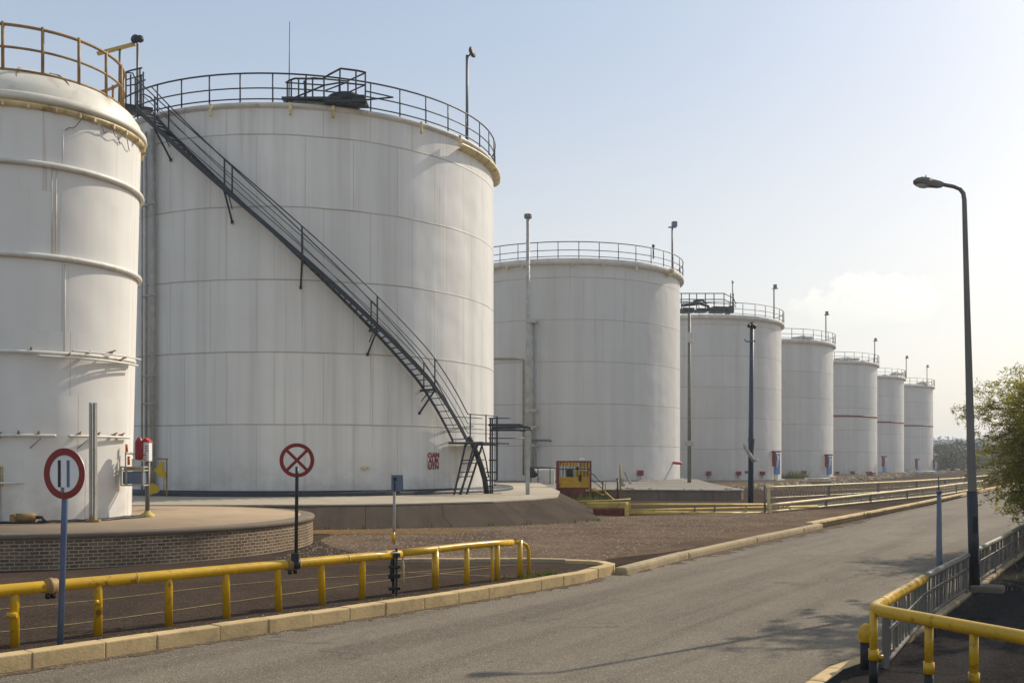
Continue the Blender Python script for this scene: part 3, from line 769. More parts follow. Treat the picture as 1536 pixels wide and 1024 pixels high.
# T3 fittings: wall pipes, ladder, square pipe frame
def shell_tube(C, px, z0, z1, r, off, mb):
    x, y = hit(C, 8.0+off, px); mb.tube([(x,y,z0),(x,y,z1)], r, 8)
mb = MB(); shell_tube(TC[3], 799, .7, 10.6, .09, .2, mb); shell_tube(TC[3], 804, .7, 10.4, .05, .35, mb)
wp = mb.build('wall_pipe', M['greypipe'], TK[3])
for py in (482,615,640,668):
    x, y = hit(TC[3], 8.3, 801); z = zat(py, y); MB().box((x,y,z), (.55,.3,.18), 0, .02).build('pipe_bracket', M['greypipe'], wp)
mb = MB(); pts = []
for px, py in ((738,538),(755,538),(770,538),(785,539),(785,600),(785,660),(785,712)):
    x, y = hit(TC[3], 8.15, px); pts.append((x, y, zat(py, y)))
mb.tube(pts, .055, 6); mb.build('frame_pipe', M['pipe_tan'], TK[3])
mb = MB(); x, y = hit(TC[3], 8.4, 812); mb.tube([(x-.6,y,zat(660,y)),(x+.5,y-.1,zat(660,y)),(x+.62,y-.12,zat(662,y))], .07, 6); mb.build('spout', M['lamp_steel'], TK[3])
mb = MB()
for px in (740,760,783):
    x, y = hit(TC[3], 8.22, px); mb.box((x,y,14.05),(.12,.12,.3),0,.01)
for px in (858,905,955):
    x, y = hit(TC[3], 8.22, px); mb.box((x,y-.02,14.02),(.12,.12,.22),0,.01)
x, y = hit(TC[3], 8.24, 1006); mb.box((x,y,14.2), (.5,.3,.5), .6, .1)
mb.build('rim_bracket', M['rim_gold'], TK[3])
# T4 roof gear
mb = MB(); x4, y4 = TC[4]
for k in range(2):
    z = 14.1+.95*k+.9
    mb.tube([P(1016,440+k*9,85.0), P(1086,440+k*9,85.0), P(1100,447+k*8,86.0), P(1104,456+k*5,87)], .045, 6)
for px in (1022,1034,1045,1058,1071,1086,1096,1100): mb.bar(P(px,440,85.2), P(px,468,85.2), .07,.07)
mb.tube([P(1018,452,86.5), P(1096,456,87.5)], .04, 6)
RG = mb.build('roof_platform', M['dark'], TK[4])
mb = MB()
for px, w, h, py in ((1030,1.0,.4,466),(1052,.9,.3,466),(1077,1.3,.5,465),(1094,.4,.6,465)): mb.box(P(px,py,86.5), (w,1.2,h), .2, .06)
mb.tube([P(1022,458,86), P(1050,455,86), P(1062,459,86.3), P(1064,466,86.3)], .14, 8); mb.tube([P(1040,452,86.8), P(1054,450,86.8), P(1060,456,86.9)], .1, 8)
mb.build('roof_pipework', M['black'], RG)
for i, (pa, pb, py, D) in {5:(1190,1218,507,99.5), 6:(1252,1288,535,119.5), 7:(1336,1352,548,138.5), 8:(1378,1390,572,153.5)}.items():
    mb = MB(); n = 6; py = HY-(ZT[i]+.22-EYE)*F/D
    for k in range(n):
        px = pa+(pb-pa)*(k+.5)/n; mb.box(P(px, py-random.uniform(0,1), D), (random.uniform(.3,.8),.5,random.uniform(.15,.4)), random.uniform(0,1), .05)
    mb.tube([P(pa,py-1,D), P((pa+pb)/2,py-4,D), P(pb,py-1,D)], .06, 6)
    mb.build('roof_pipework', M['rim'], TK[i])

# lamps, aerials on the tanks: things of their own
def head_lamp(name, base, top, label, cat, group, r=.05, kind='flood'):
    t = thing(name, base, label, cat, group); h = top-base[2]; b = Vector(base)
    MB().tube([b, b+Vector((0,0,h))], r, 8).build('pole', M['lamp_steel'], t)
    m = MB()
    c = b+Vector((r*1.5,-.02,h))
    if kind == 'flood':
        rot = Matrix.Rotation(R_(75), 4, 'Y') @ Matrix.Rotation(R_(20), 4, 'X'); n0 = len(m.v)
        m.lathe([(.01,-.06),(.16,-.05),(.21,.0),(.22,.06),(.2,.08),(.01,.085)], (0,0,0), 20)
        for k in range(n0, len(m.v)): m.v[k] = (rot @ m.v[k])+c+Vector((.1,0,.1))
        m.tube([c-Vector((r,0,.08)), c+Vector((.06,0,.04))], .03, 6)
    elif kind == 'box':
        m.box(c+Vector((.05,0,.2)), (.34,.3,.38), .2, .05); m.box(c-Vector((.1,0,-.0)), (.5,.2,.07), 0, .02)
    else:
        m.box(c+Vector((0,0,.12)), (.26,.26,.34), .3, .06); m.box(c-Vector((0,0,.08)), (.44,.34,.07), .3, .02)
    m.build('lamp_head', M['black'] if kind == 'flood' else M['slate'], t)
    return t
x, y = hit(T2C, 8.1, 700); y += .3
head_lamp('floodlight', (x,y,14.5), zat(83,y), 'round floodlight on a grey pole at the right edge of the stair tank roof', 'floodlight', 'lamps on the tank roofs', .055)
t = thing('roof_aerial', (0,0,0), 'thin tall whip aerial beside the roof platform of the stair tank', 'aerial')
b = P(433.5,156,35.2); t.location = b
MB().tube([b, P(434.5,33,35.2)], [.022,.012], 6).build('whip', M['dark'], t)
MB().box(b+Vector((0,0,.1)), (.14,.14,.3), 0, .02).build('bracket', M['rim_gold'], t)
b = P(206,160,37.2); t = thing('floodlight', b, 'twin black floodlight on a yellow cross beam above the small tank railing', 'floodlight', 'lamps on the tank roofs')
MB().tube([b, P(206.5,66,37.2)], .05, 8).build('pole', M['lamp_steel'], t)
mb = MB(); mb.bar(P(146,81,37.2), P(203,66,37.2), .12, .12, .01); mb.build('cross_beam', M['yellow_dull'], t)
MB().tube([P(180,72,37.2), P(179,158,37.2)], .05, 8).build('beam_post', M['lamp_steel'], t)
for dx, r in ((-3,.17),(4,.14)):
    m = MB(); c = P(206+dx,59,37.1)
    m.lathe([(.01,-.1),(r*.7,-.09),(r,.0),(r*.95,.06),(.01,.07)], (0,0,0), 20)
    for k in range(len(m.v)): m.v[k] = (Matrix.Rotation(R_(78), 4, 'X') @ Matrix.Rotation(R_(dx*6), 4, 'Y') @ m.v[k])+c
    m.build('lamp_head', M['black'], t)
x, y = hit(TC[3], 8.1, 1012); y += 1
head_lamp('floodlight', (x,y,14.45), zat(341,y), 'boxy floodlight on a thin pole on the roof of the tank behind the yellow cab', 'floodlight', 'lamps on the tank roofs', .06, 'box')
b = P(980,388,65); t = thing('roof_aerial', b, 'short stub aerial on the roof railing of the tank behind the yellow cab', 'aerial')
MB().tube([b, P(980,370,65)], .05, 6).build('whip', M['dark'], t); MB().tube([P(980,371,65), P(980,367,65)], .09, 8).build('tip', M['black'], t)
b = P(1099,470,87); t = thing('roof_aerial', b, 'aerial on the roof of the tank behind the blue pole', 'aerial')
MB().tube([b, P(1099,425,87)], .06, 6).build('whip', M['greypipe'], t); MB().tube([P(1099,425,87), P(1099,421,87)], .09, 6).build('tip', M['greypipe'], t)
proto = None
for i, px, py, lab in ((4,1165.5,428,'small lamp on a mast on the roof of the tank behind the blue pole'),(5,1243.5,474,'small lamp on a mast on the roof of the tank with weeds at its foot'),(6,1316.5,518,'small lamp on a mast on the nearest tank with a red band'),(7,1363.5,540,'small lamp on a mast on the second tank with a red band'),(8,1394.5,548,'small lamp on a mast on the farthest tank')):
    x, y = hit(TC[i], 8.12, px); y += 1.0
    if i == 4: proto = head_lamp('mast_lamp', (x,y,ZT[i]), zat(py,y)-.2, lab, 'lamp', 'mast lamps on the far tank roofs', .06, 'small')
    else:
        c = copy_tree(proto, (x,y,ZT[i])); c['label'] = lab

# ------------------------------------------------------------------ fire points round the tanks
def cabinet(i, px, py0, py1, w, lab, proto=None):
    x, y = hit(TC[i], 8.3, px); z0, z1 = zat(py1, y), zat(py0, y)
    a = math.atan2(y-TC[i][1], x-TC[i][0])+math.pi/2
    if proto is None:
        t = thing('fire_hose_cabinet', (0,0,0), lab, 'cabinet', 'fire hose cabinets on the tanks'); h = 2.0
        MB().box((.1,0,h*.45), (.5,.3,h*.9), 0, .02).build('body', M['blue_panel'], t)
        MB().box((-.26,-.03,h*.66), (.2,.3,h*.62), 0, .03).build('door', M['red_deep'], t)
        m = MB(); m.box((0,-.03,h*.98), (.8,.4,.14), 0, .03); m.build('hood', M['red_dull'], t)
        m = MB(); m.tube([(-.05,-.2,h*.85),(0,-.22,h*.7),(-.02,-.2,h*.5),(-.12,-.2,h*.3)], .07, 8); m.box((.08,-.19,h*.72),(.16,.1,.26),0,.02); m.build('hose', M['sign_white'], t)
        MB().box((0,.02,-.25), (.3,.16,.5), 0).build('stand', M['whitepipe'], t)
    else:
        t = copy_tree(proto); t['label'] = lab
    t.location = (x, y, z0); t.rotation_euler = (0,0,a*.6)
    return t
c0 = cabinet(4, 1164, 681, 711, 0, 'red and blue fire hose cabinet on the tank behind the blue pole')
cabinet(5, 1242.5, 685, 711, 0, 'red and blue fire hose cabinet on the tank with weeds at its foot', c0)
cabinet(6, 1326, 685, 708, 0, 'red and blue fire hose cabinet on the nearest tank with a red band', c0)
cabinet(7, 1375.5, 688, 709, 0, 'red and blue fire hose cabinet on the second tank with a red band', c0)
cabinet(8, 1402, 688, 709, 0, 'red and blue fire hose cabinet on the farthest tank', c0)
rb0 = None
for i, px, py, lab in ((3,961,709,'red call box low on the tank behind the yellow cab'),(4,1063,709.5,'red call box left of the blue pole, leftmost of three on its tank'),(4,1108,709.5,'red call box on a short stand close to the left of the blue pole'),(4,1144,709.5,'red call box just right of the blue pole'),(5,1206,708.5,'red call box on a pale stand beside the weeds'),(6,1256,709,'rust red call box at the left of the nearest banded tank'),(6,1279,708.5,'bright red flat call box in the middle of the nearest banded tank'),(6,1302,709,'faded call box above a red hydrant on the nearest banded tank')):
    x, y = hit(TC[i], 8.16, px); z = zat(py, y)
    if rb0 is None:
        rb0 = thing('call_box', (x,y,z), lab, 'call box', 'red call boxes at the foot of the tanks')
        MB().box((x,y,z), (.36,.22,.34), 0, .03).build('housing', M['red_deep'], rb0)
        MB().box((x,y-.12,z), (.2,.03,.18), 0, .01).build('cover', M['red_dull'], rb0)
        MB().tube([(x,y+.02,z-.17),(x,y+.02,z-.42)], .05, 6).build('stand', M['greypipe'], rb0)
    else:
        c = copy_tree(rb0, (x,y,z)); c['label'] = lab; c.scale = (1.15,1,1) if i < 5 else (1.2,1,1.1)
x, y = hit(TC[3], 8.2, 1014); z = zat(694, y)
t = thing('drain_valve', (x,y,z), 'bright red lever valve on the right side of the tank behind the yellow cab', 'valve')
MB().tube([(x-.5,y+.3,z+.05),(x+.1,y-.1,z-.02),(x+.35,y-.2,z-.04)], .09, 8).build('body', M['red_bright'], t)
MB().bar((x-.3,y,z-.02),(x-.42,y-.05,z+.5), .1,.08,.01).build('lever', M['red_bright'], t)

# ------------------------------------------------------------------ cabinet stand, pillar and clutter beside the small tank
b = P(221,769,21.9); b.z = .725
t = thing('fire_point', b, 'fire point with red cylinder, white cabinet and glazed box beside the small tank', 'fire point')
D = 21.8
MB().tube([b, P(222,690,D)], .05, 8).build('post', M['lamp_steel'], t)
MB().lathe([(.16,0),(.16,.05),(.08,.1),(.05,.16)], tuple(b), 12).build('foot', M['yellow_dull'], t)
mb = MB(); mb.lathe([(.01,.0),(.085,.02),(.09,.08),(.09,.40),(.06,.46),(.03,.5)], tuple(P(209,690,D-.1)), 16); mb.build('red_cylinder', M['red_deep'], t)
mb = MB(); c = P(220.5,677,D); mb.box(c, (.16,.2,.42), 0, .01); cb = mb.build('white_cabinet', M['sign_white'], t)
mb = MB(); mb.add([c+Vector(v) for v in ((-.1,-.12,.21),(.1,-.12,.21),(.1,.12,.21),(-.1,.12,.21),(0,-.12,.30),(0,.12,.30))], [[0,1,4],[3,5,2],[0,4,5,3],[1,2,5,4],[0,3,2,1]]); mb.build('gable', M['red_bright'], cb)
mb = MB()
for k in range(7): mb.box(c+Vector((random.uniform(-.05,.05),-.103,.12-k*.05)), (random.uniform(.03,.07),.008,.02))
mb.build('red_lettering', M['red_bright'], cb)
mb = MB(); x0, x1 = P(189,0,D).x, P(222,0,D).x; za, zb_, zc = zat(727,D), zat(700,D), zat(662,D)
for z in (za, zb_, zat(705,D)): mb.bar((x0,D-.28,z),(x1,D-.28,z),.03,.03); mb.bar((x0,D,z),(x1,D,z),.025,.025); mb.bar((x0,D-.28,z),(x0,D,z),.025,.025); mb.bar((x1,D-.28,z),(x1,D,z),.025,.025)
for x in (x0, x1, x0+.12):
    mb.bar((x,D-.28,za),(x,D-.28,zb_+.02),.028,.028)
mb.bar((x0,D-.02,za),(x0,D-.02,zat(678,D)),.025,.025); mb.bar((x0,D-.02,zat(680,D)),(x1-.1,D-.02,zat(681,D)),.025,.025)
fr_ = mb.build('box_frame', M['greypipe'], t)
mb = MB(); mb.box(((x0+x1)/2,D-.14,(za+zat(705,D))/2), (x1-x0-.04,.22,.27), 0, .01); mb.build('box_body', M['slate'], fr_)
mb = MB(); mb.box(((x0+x1)/2,D-.265,(za+zat(705,D))/2), (x1-x0-.07,.02,.24)); mb.build('box_glazing', M['slate'], fr_)
mb = MB(); mb.box(((x0+x1)/2,D-.14,zat(702.5,D)), (x1-x0-.08,.2,.05), 0, .01); mb.build('box_lid', M['yellow_dull'], fr_)
mb = MB(); mb.tube([P(190,666,D-.05),P(190,678,D-.05)], .03, 8); mb.tube([P(193,684,D-.05),P(193,697,D-.05)], .03, 8); mb.build('orange_flask', M['orange'], t)
mb = MB(); mb.tube([P(196,678,D-.1),P(199,682,D-.1),P(203,680,D-.1),P(205,686,D-.1)], .012, 6); mb.bar(P(200,688,D-.1),P(200,700,D-.1),.1,.03); mb.build('hose_fitting', M['whitepipe'], t)

b = P(140,779,20.15); b.z = .725
t = thing('steel_pillar', b, 'weathered grey steel pillar standing against the small tank', 'pillar')
mb = MB(); h = zat(604,20.15)
mb.box((b.x-.045,b.y,(h+.725)/2), (.05,.15,h-.725), .2); mb.box((b.x+.035,b.y,(h+.725)/2), (.08,.03,h-.725), .2); mb.box((b.x+.06,b.y-.05,(h+.725)/2), (.03,.1,h-.73), .2)
mb.build('column', M['greypipe'], t)
mb = MB(); mb.box((b.x,b.y,.75), (.26,.24,.05), .2, .01); mb.box((b.x+.02,b.y-.1,.80),(.1,.08,.12),.5,.02); mb.build('base_plate', M['brown_rail'], t)
hs = MB()
for k in range(5):
    pts = []; a0 = -118+random.uniform(-5,5); r = r1(.8)+.16+.09*k
    for i in range(22):
        a = R_(a0+i*5.6); rr = r+.05*math.sin(i*1.3+k*2); pts.append((T1C[0]+rr*math.cos(a), T1C[1]+rr*math.sin(a), .745+.012*math.sin(i*2.1+k)))
    hs.tube(pts, random.uniform(.014,.024), 6)
tag(hs.build('hose_line', M['black']), 'tangle of dark hoses lying round the foot of the small tank', 'hose')
t = thing('pump_unit', P(38,784,19.7), 'rusty low pump lying at the foot of the small tank', 'pump'); t.location.z = .725
b = t.location.copy()
mb = MB(); mb.tube([b+Vector((-.2,0,.11)), b+Vector((.2,.04,.11))], .09, 12); mb.box(b+Vector((-.22,0,.1)), (.12,.2,.18), .1, .03); mb.build('body', M['brown_rail'], t)
mb = MB(); mb.tube([b+Vector((.2,.02,.12)), b+Vector((.32,.02,.12)), b+Vector((.4,.02,.03))], .035, 8); mb.build('outlet', M['dark'], t)
mb = MB(); mb.box(b+Vector((0,0,.01)), (.5,.22,.025)); mb.build('skid', M['dark'], t)
# small coil tray lying right of the small tank
hs = MB()
for k in range(4):
    hs.tube([P(200+k*4,776-k*1.6,24.2+k*.3)*1 + Vector((0,0,.0)), P(225+k*5,772-k*1.2,24.6+k*.3), P(262+k*3,772-k,24.8+k*.3)], .022, 6)
for v in hs.v: v.z = .745+(v.z-.745)*.05
tag(hs.build('hose_line', M['lamp_steel']), 'dark hoses trailing right from the small tank over the plinth', 'hose')
# caged ladder foot at the extreme left
b = P(-1,788,20.0); b.z = .725; t = thing('ladder_cage', b, 'tan caged ladder foot at the left border beside the small tank', 'ladder')
mb = MB(); w = .09
for dx in (-.12,.07): mb.bar((b.x+dx,b.y-.1,.73),(b.x+dx,b.y-.1,zat(700,20)), .04,.04)
for k in range(9): mb.bar((b.x-.12,b.y-.1,.85+.12*k),(b.x+.07,b.y-.1,.85+.12*k), .02,.02)
mb.build('ladder', M['greypipe'], t)
mb = MB()
for z in (zat(727,20),zat(712,20),zat(700,20)): mb.tube(ring((b.x-.03,b.y-.1), .15, z, 14), .014, 6, True)
for a in range(0,360,45): mb.tube([(b.x-.03+.15*math.cos(R_(a)),b.y-.1+.15*math.sin(R_(a)),zat(727,20)),(b.x-.03+.15*math.cos(R_(a)),b.y-.1+.15*math.sin(R_(a)),zat(700,20)),(b.x-.03,b.y-.1,zat(689,20))], .012, 5)
mb.build('cage', M['yellow_dull'], t)

# frame with two yellow shields in front of T2
b = P(240,745,34.4); b.z = .70; t = thing('steel_frame', b, 'small dark steel frame holding yellow shields at the foot of the stair tank', 'frame')
mb = MB(); Df_ = 34.4
for px in (227,250): mb.bar(P(px,688,Df_), Vector((P(px,0,Df_).x,Df_,.70)), .045,.045)
mb.bar(P(225,688,Df_), P(252,688,Df_), .06,.05); mb.bar(P(246,692,Df_), P(246,740,Df_), .02,.02); mb.build('frame', M['brown_rail'], t)
for pts in ([(231,706),(236,700),(244,690),(245,706),(249,708),(249,718),(244,714),(240,716),(236,708)], [(225,728),(229,724),(235,727),(241,735),(236,739),(226,741)]):
    MB().plate([P(x_,y_,Df_-.06) for x_, y_ in pts], (0,-1,0), .05).build('yellow_shield', M['yellow_flag'], t)

# ------------------------------------------------------------------ gantry beside the stair foot and the tall mast in front of T3
b = P(741,742,37.4); b.z = .70; t = thing('pipe_gantry', b, 'black steel frame with a cantilevered pipe loop beside the stair foot', 'gantry')
Dg = 37.4; mb = MB()
for px, y0, y1 in ((735.5,627,742),(738.5,627,742),(745.5,627,720)): mb.bar(P(px,y0,Dg), P(px,y1,Dg), .065,.065)
for py, xa, xb in ((627,733,747),(637,732,747),(657,733,747),(667,712,747),(690,733,745),(708,729,745),(720,728,745)): mb.bar(P(xa,py,Dg), P(xb,py,Dg), .05,.05)
mb.box(P(738,742,Dg)+Vector((0,0,.03)), (.7,.5,.06), 0, .01)
fr_ = mb.build('frame', M['dark'], t)
mb = MB()
mb.tube([P(733,637,Dg),P(780,637,Dg),P(786,638.5,Dg),P(787,642,Dg-.3),P(780,644.5,Dg-.8),P(735,644.5,Dg-.8)], .045, 8)
mb.tube([P(740,641,Dg-.3),P(790,640,Dg-.5),P(797,642.5,Dg-.6),P(797,644.5,Dg-.7),P(788,645.5,Dg-.8),P(760,643,Dg-.6)], .045, 8)
mb.tube([P(745,627,Dg),P(767,627,Dg)], .022, 6); mb.tube([P(745,657,Dg),P(786,657,Dg+.3)], .02, 6); mb.build('pipe_loop', M['dark'], t)
b2 = P(791.5,743,36.4); b2.z = .70
MB().bar(b2, P(791.5,646,36.4), .15,.15,.02).build('support_post', M['greypipe'], t)
b = P(792,718,60.5); b.z = .57; t = thing('vent_mast', b, 'tall slim grey vent mast with a flat cap in front of the second large tank', 'mast')
MB().tube([b, Vector((b.x,b.y,7)), Vector((b.x,b.y,zat(326,60.5)))], [.17,.15,.11], 10).build('mast', M['greypipe'], t)
MB().lathe([(.02,-.05),(.22,-.02),(.24,.04),(.24,.1),(.2,.13),(.24,.16),(.24,.22),(.01,.26)], (b.x,b.y,zat(327,60.5)), 16).build('cap', M['lamp_steel'], t)
for py in (482,616): MB().box((b.x+.15,b.y,zat(py,60.5)), (.6,.3,.16), 0, .02).build('bracket', M['greypipe'], t)

# grey slim mast and blue pole in front of T4
Dm = 60.0; b = P(1034,728,Dm); b.z = .2; t = thing('service_pole', b, 'slim grey service pole with a lamp box, between the second and third large tanks', 'pole')
b.z = .0; t.location = b
MB().tube([b, P(1034,470,Dm)], [.12,.09], 8).build('pole', M['olive_pole'], t)
MB().box(P(1036,506,Dm-.15), (.32,.25,.62), 0, .04).build('lamp_box', M['rim'], t)
mb = MB(); mb.box(P(1034,665,Dm-.1), (.45,.3,.3), 0, .03); mb.tube([P(1027,666,Dm),P(1040,664,Dm)], .06, 6); mb.build('clamp', M['greypipe'], t)
Db = 42.0; b = P(1126,752,Db); b.z = .1; t = thing('blue_pole', b, 'tall navy blue pole with floodlights and a slanted grey arm, before the third large tank', 'pole')
MB().tube([b, P(1126.5,650,Db), P(1128,488,Db)], [.115,.105,.085], 10).build('pole', M['navy'], t)
mb = MB(); mb.tube([P(1125,488,Db-.1),P(1131,488,Db-.1)], .1, 10); mb.tube([P(1124,487,Db-.2),P(1123,490,Db-.25)], .07, 8); mb.tube([P(1131,489,Db-.2),P(1132,491,Db-.3)], .08, 8); mb.box(P(1128,485,Db), (.18,.18,.1), 0, .02); mb.build('floodlight_head', M['black'], t)
mb = MB(); mb.tube([P(1127,512,Db-.1),P(1119,512,Db-.1),P(1117,508,Db-.1)], .03, 6); mb.bar(P(1123,511.5,Db-.12),P(1133,511.5,Db-.12),.06,.05); mb.build('bracket', M['lamp_steel'], t)
mb = MB(); mb.tube([P(1115,665,Db-.25),P(1118,671,Db-.25),P(1125,682,Db-.25),P(1131,693,Db-.25)], [.03,.075,.08,.08], 8); mb.tube(ring((P(1134,0,Db-.25).x,Db-.25), .09, zat(690,Db), 14), .035, 6, True); mb.build('slanted_arm', M['greypipe'], t)
mb = MB(); mb.bar(P(1123,656,Db-.1),P(1123,664,Db-.1),.05,.05); mb.bar(P(1131,658,Db-.1),P(1129,682,Db-.1),.05,.05); mb.box(P(1120,708,Db-.1),(.14,.1,.12),.4,.02); mb.build('fitting', M['lamp_steel'], t)

# yellow cab beyond the bund
Dc = 46.0; b = P(861,742,Dc); b.z = .1; t = thing('yellow_cab', b, 'yellow and red caged operator cab with a rusty red base behind the bund', 'cab')
xl, xr = P(837,0,Dc).x, P(886,0,Dc).x; zt_, zm, zlo = zat(692,Dc), zat(715,Dc), zat(731,Dc); dp_ = 1.1
mb = MB(); mb.box(((xl+xr)/2,Dc+dp_/2,(zlo+zm)/2), (xr-xl-.06,dp_-.06,zm-zlo), 0, .02); mb.box((xr-.38,Dc+dp_/2,zm+.14), (.62,dp_-.08,.32), 0, .02); mb.build('body', M['yellow'], t)
mb = MB(); mb.box(((xl+xr)/2-.04,Dc+dp_/2,zlo-.24), (xr-xl-.12,dp_-.1,.5), 0, .03); mb.build('base', M['red_dull'], t)
mb = MB()
for x in (xl, xr):
    for y in (Dc, Dc+dp_): mb.bar((x,y,.1 if x == xl else zlo-.15),(x,y,zt_), .07,.07)
for y in (Dc, Dc+dp_): mb.bar((xl,y,zt_),(xr,y,zt_),.08,.07)
for x in (xl, xr): mb.bar((x,Dc,zt_),(x,Dc+dp_,zt_),.08,.07)
mb.build('frame', M['red_dull'], t)
for y in (Dc, Dc+dp_):
    mb = MB()
    for k in range(9):
        x = xl+(xr-xl)*(k+.6)/9.5; mb.bar((x,y,zm),(x,y,zt_), .03 if k % 3 else .06,.03)
    mb.bar((xl,y,(zm+zt_)/2),(xr,y,(zm+zt_)/2),.03,.03); mb.build('cage_grille', M['dark'], t)
mb = MB(); mb.box((xl+.55,Dc+.5,zm+.18), (.3,.35,.42), .2, .05); mb.box((xl+.95,Dc+.7,zm+.22), (.12,.3,.5), .1, .04); mb.build('seat', M['black'], t)
mb = MB(); mb.box((xr-.3,Dc+.02,zt_-.17), (.5,.04,.26), 0, .01); mb.build('upper_panel', M['yellow'], t)
mb = MB(); mb.box((xl+.5,Dc+dp_-.03,zt_-.12), (.9,.04,.18), 0, .01); mb.build('rear_panel', M['yellow'], t)
mb = MB(); mb.box((xl+1.12,Dc+.1,zt_+.09), (.2,.16,.12), .3, .03); mb.build('beacon', M['sign_white'], t)
mb = MB(); mb.box((xl+1.02,Dc-.01,zm-.05), (.14,.06,.3), 0, .02); mb.build('latch', M['black'], t)
# its steps and hand rail
b = P(905,742,Dc+.4); b.z = .1; t = thing('access_stair', b, 'small dark access steps with sloping handrails right of the yellow cab', 'stair')
mb = MB()
for dy in (0,.6):
    mb.tube([P(886,710,Dc+dy),P(890,711,Dc+dy),P(903,724,Dc+dy),P(905,727,Dc+dy)], .028, 6); mb.tube([P(886,718,Dc+dy),P(903,732,Dc+dy)], .02, 6)
    mb.bar(P(904,722,Dc+dy),P(904,738,Dc+dy),.07,.05)
mb.build('handrail', M['dark'], t)
mb = MB(); 
for dy in (0,.6): mb.bar(P(908,724,Dc+dy),P(908,742,Dc+dy),.06,.05); mb.tube([P(908,738,Dc+dy),P(924,752,Dc-1+dy),P(926,756,Dc-1.2+dy)], .04, 6)
mb.build('yellow_rail', M['yellow_dull'], t)
mb = MB()
for k in range(5): mb.box((P(888+k*4,0,Dc).x,Dc+.3,zat(733+k*2.2,Dc)), (.16,.56,.04))
mb.box((P(893,0,Dc).x,Dc+.3,zat(735,Dc)), (.9,.6,.08)); mb.build('tread', M['yellow_dull'], t)

# pipe rack left of the cab: dark valve frame in front of T3
b = P(815,725,56); b.z = .1; t = thing('valve_stand', b, 'dark valve stand with a rail between the tall mast and the yellow cab', 'valve')
mb = MB()
mb.tube([P(795,701,56),P(836,701,56)], .045, 6)
for px, y0, y1 in ((797,700,716),(807,701,728),(825,700,741)): mb.bar(P(px,y0,56), P(px,y1,56), .05,.05)
mb.build('rail', M['dark'], t)
mb = MB(); mb.box(P(797,709,55.9), (.35,.3,.55), 0, .05); mb.tube([P(800,706,55.8),P(805,714,55.8)], .12, 8); mb.build('valve', M['black'], t)
mb = MB(); mb.box(P(815,715,57), (1.3,.6,.9), 0, .1); mb.build('drum', M['rim'], t)
# thin marker posts right of the cab
for px, y0, y1, D_, lab in ((930.5,697,755,44.5,'thin rusty marker post right of the yellow cab'),(926.5,718,752,44.8,'short dark hooked post right of the yellow cab')):
    b = P(px,y1,D_); t = thing('marker_post', b, lab, 'post')
    mb = MB(); mb.tube([b, P(px,y0,D_)], .045, 6)
    mb.build('post', M['brown_rail'] if y0 < 700 else M['dark'], t)
    mb = MB(); 
    if y0 < 700: mb.box(P(933,722,D_), (.12,.1,.3), .3, .02); mb.box(P(934,727,D_), (.2,.1,.12), 0, .02); mb.build('tag_plate', M['greypipe'], t)
    else: mb.bar(P(924,718,D_), P(928,718,D_), .05,.05); mb.build('hook', M['dark'], t)
b = P(947,727,57); t = thing('leaning_bar', b, 'dark bar leaning on the tank right of the yellow cab', 'bar')
MB().bar(b, P(938,708,58.5), .12,.1,.01).build('bar', M['lamp_steel'], t)

# yellow beam on a red block, then the yellow pipe barrier in front of the pads
b = P(918,775,33.5); b.z = .1; t = thing('yellow_beam', b, 'heavy yellow beam resting over a dark red block beside the bund', 'barrier')
mb = MB(); mb.bar(P(882,757.5,34.2), P(941,757,33.2), .2,.19,.03); mb.bar(P(939,757,33.2),P(940,774,33.1),.14,.12,.02); mb.build('beam', M['yellow_dull'], t)
mb = MB(); mb.bar(P(893,769,33.9), P(938,769,33.2), .3,.28,.03); mb.build('block', M['red_dull'], t)
b = P(1040,775,34.3); b.z = .1; t = thing('pipe_barrier', b, 'low yellow two pipe barrier along the gravel, right of the red block', 'barrier')
def bar_y(px): return 33.3+(px-941)/(1152-941)*2.2
mb = MB(); mb.tube([P(px, 756.5, bar_y(px)) for px in (938,1000,1080,1152)], .045, 8); mb.build('top_pipe', M['yellow_dull'], t)
mb = MB(); mb.tube([P(px, 769.5+.6*(px > 1000), bar_y(px)) for px in (938,1000,1080,1158)], .075, 8); mb.tube([(-HX*0+P(px,765,bar_y(px)).x, bar_y(px)+.3, .25) for px in (938,1000,1080,1158,1230)], .05, 8); mb.build('bottom_pipe', M['yellow_dull'], t)
for px in (945,981,1042,1072,1119,1148):
    D_ = bar_y(px); p = P(px,757,D_); MB().bar((p.x,D_,.1),(p.x,D_,p.z), .05,.05).build('post', M['yellow_dull'] if px % 2 else M['lamp_steel'], t)
b = P(905,752,38); t = thing('pipe_barrier', b, 'short thin yellow handrail between the yellow cab and the yellow beam', 'barrier'); t.location.z = .1
MB().tube([P(868,752,38),P(910,751,38),P(946,748.5,38)], .04, 8).build('top_pipe', M['yellow_dull'], t)
for px in (874,910,944): MB().bar(P(px,751,38), Vector((P(px,0,38).x,38,.1)), .05,.05).build('post', M['yellow_dull'], t)

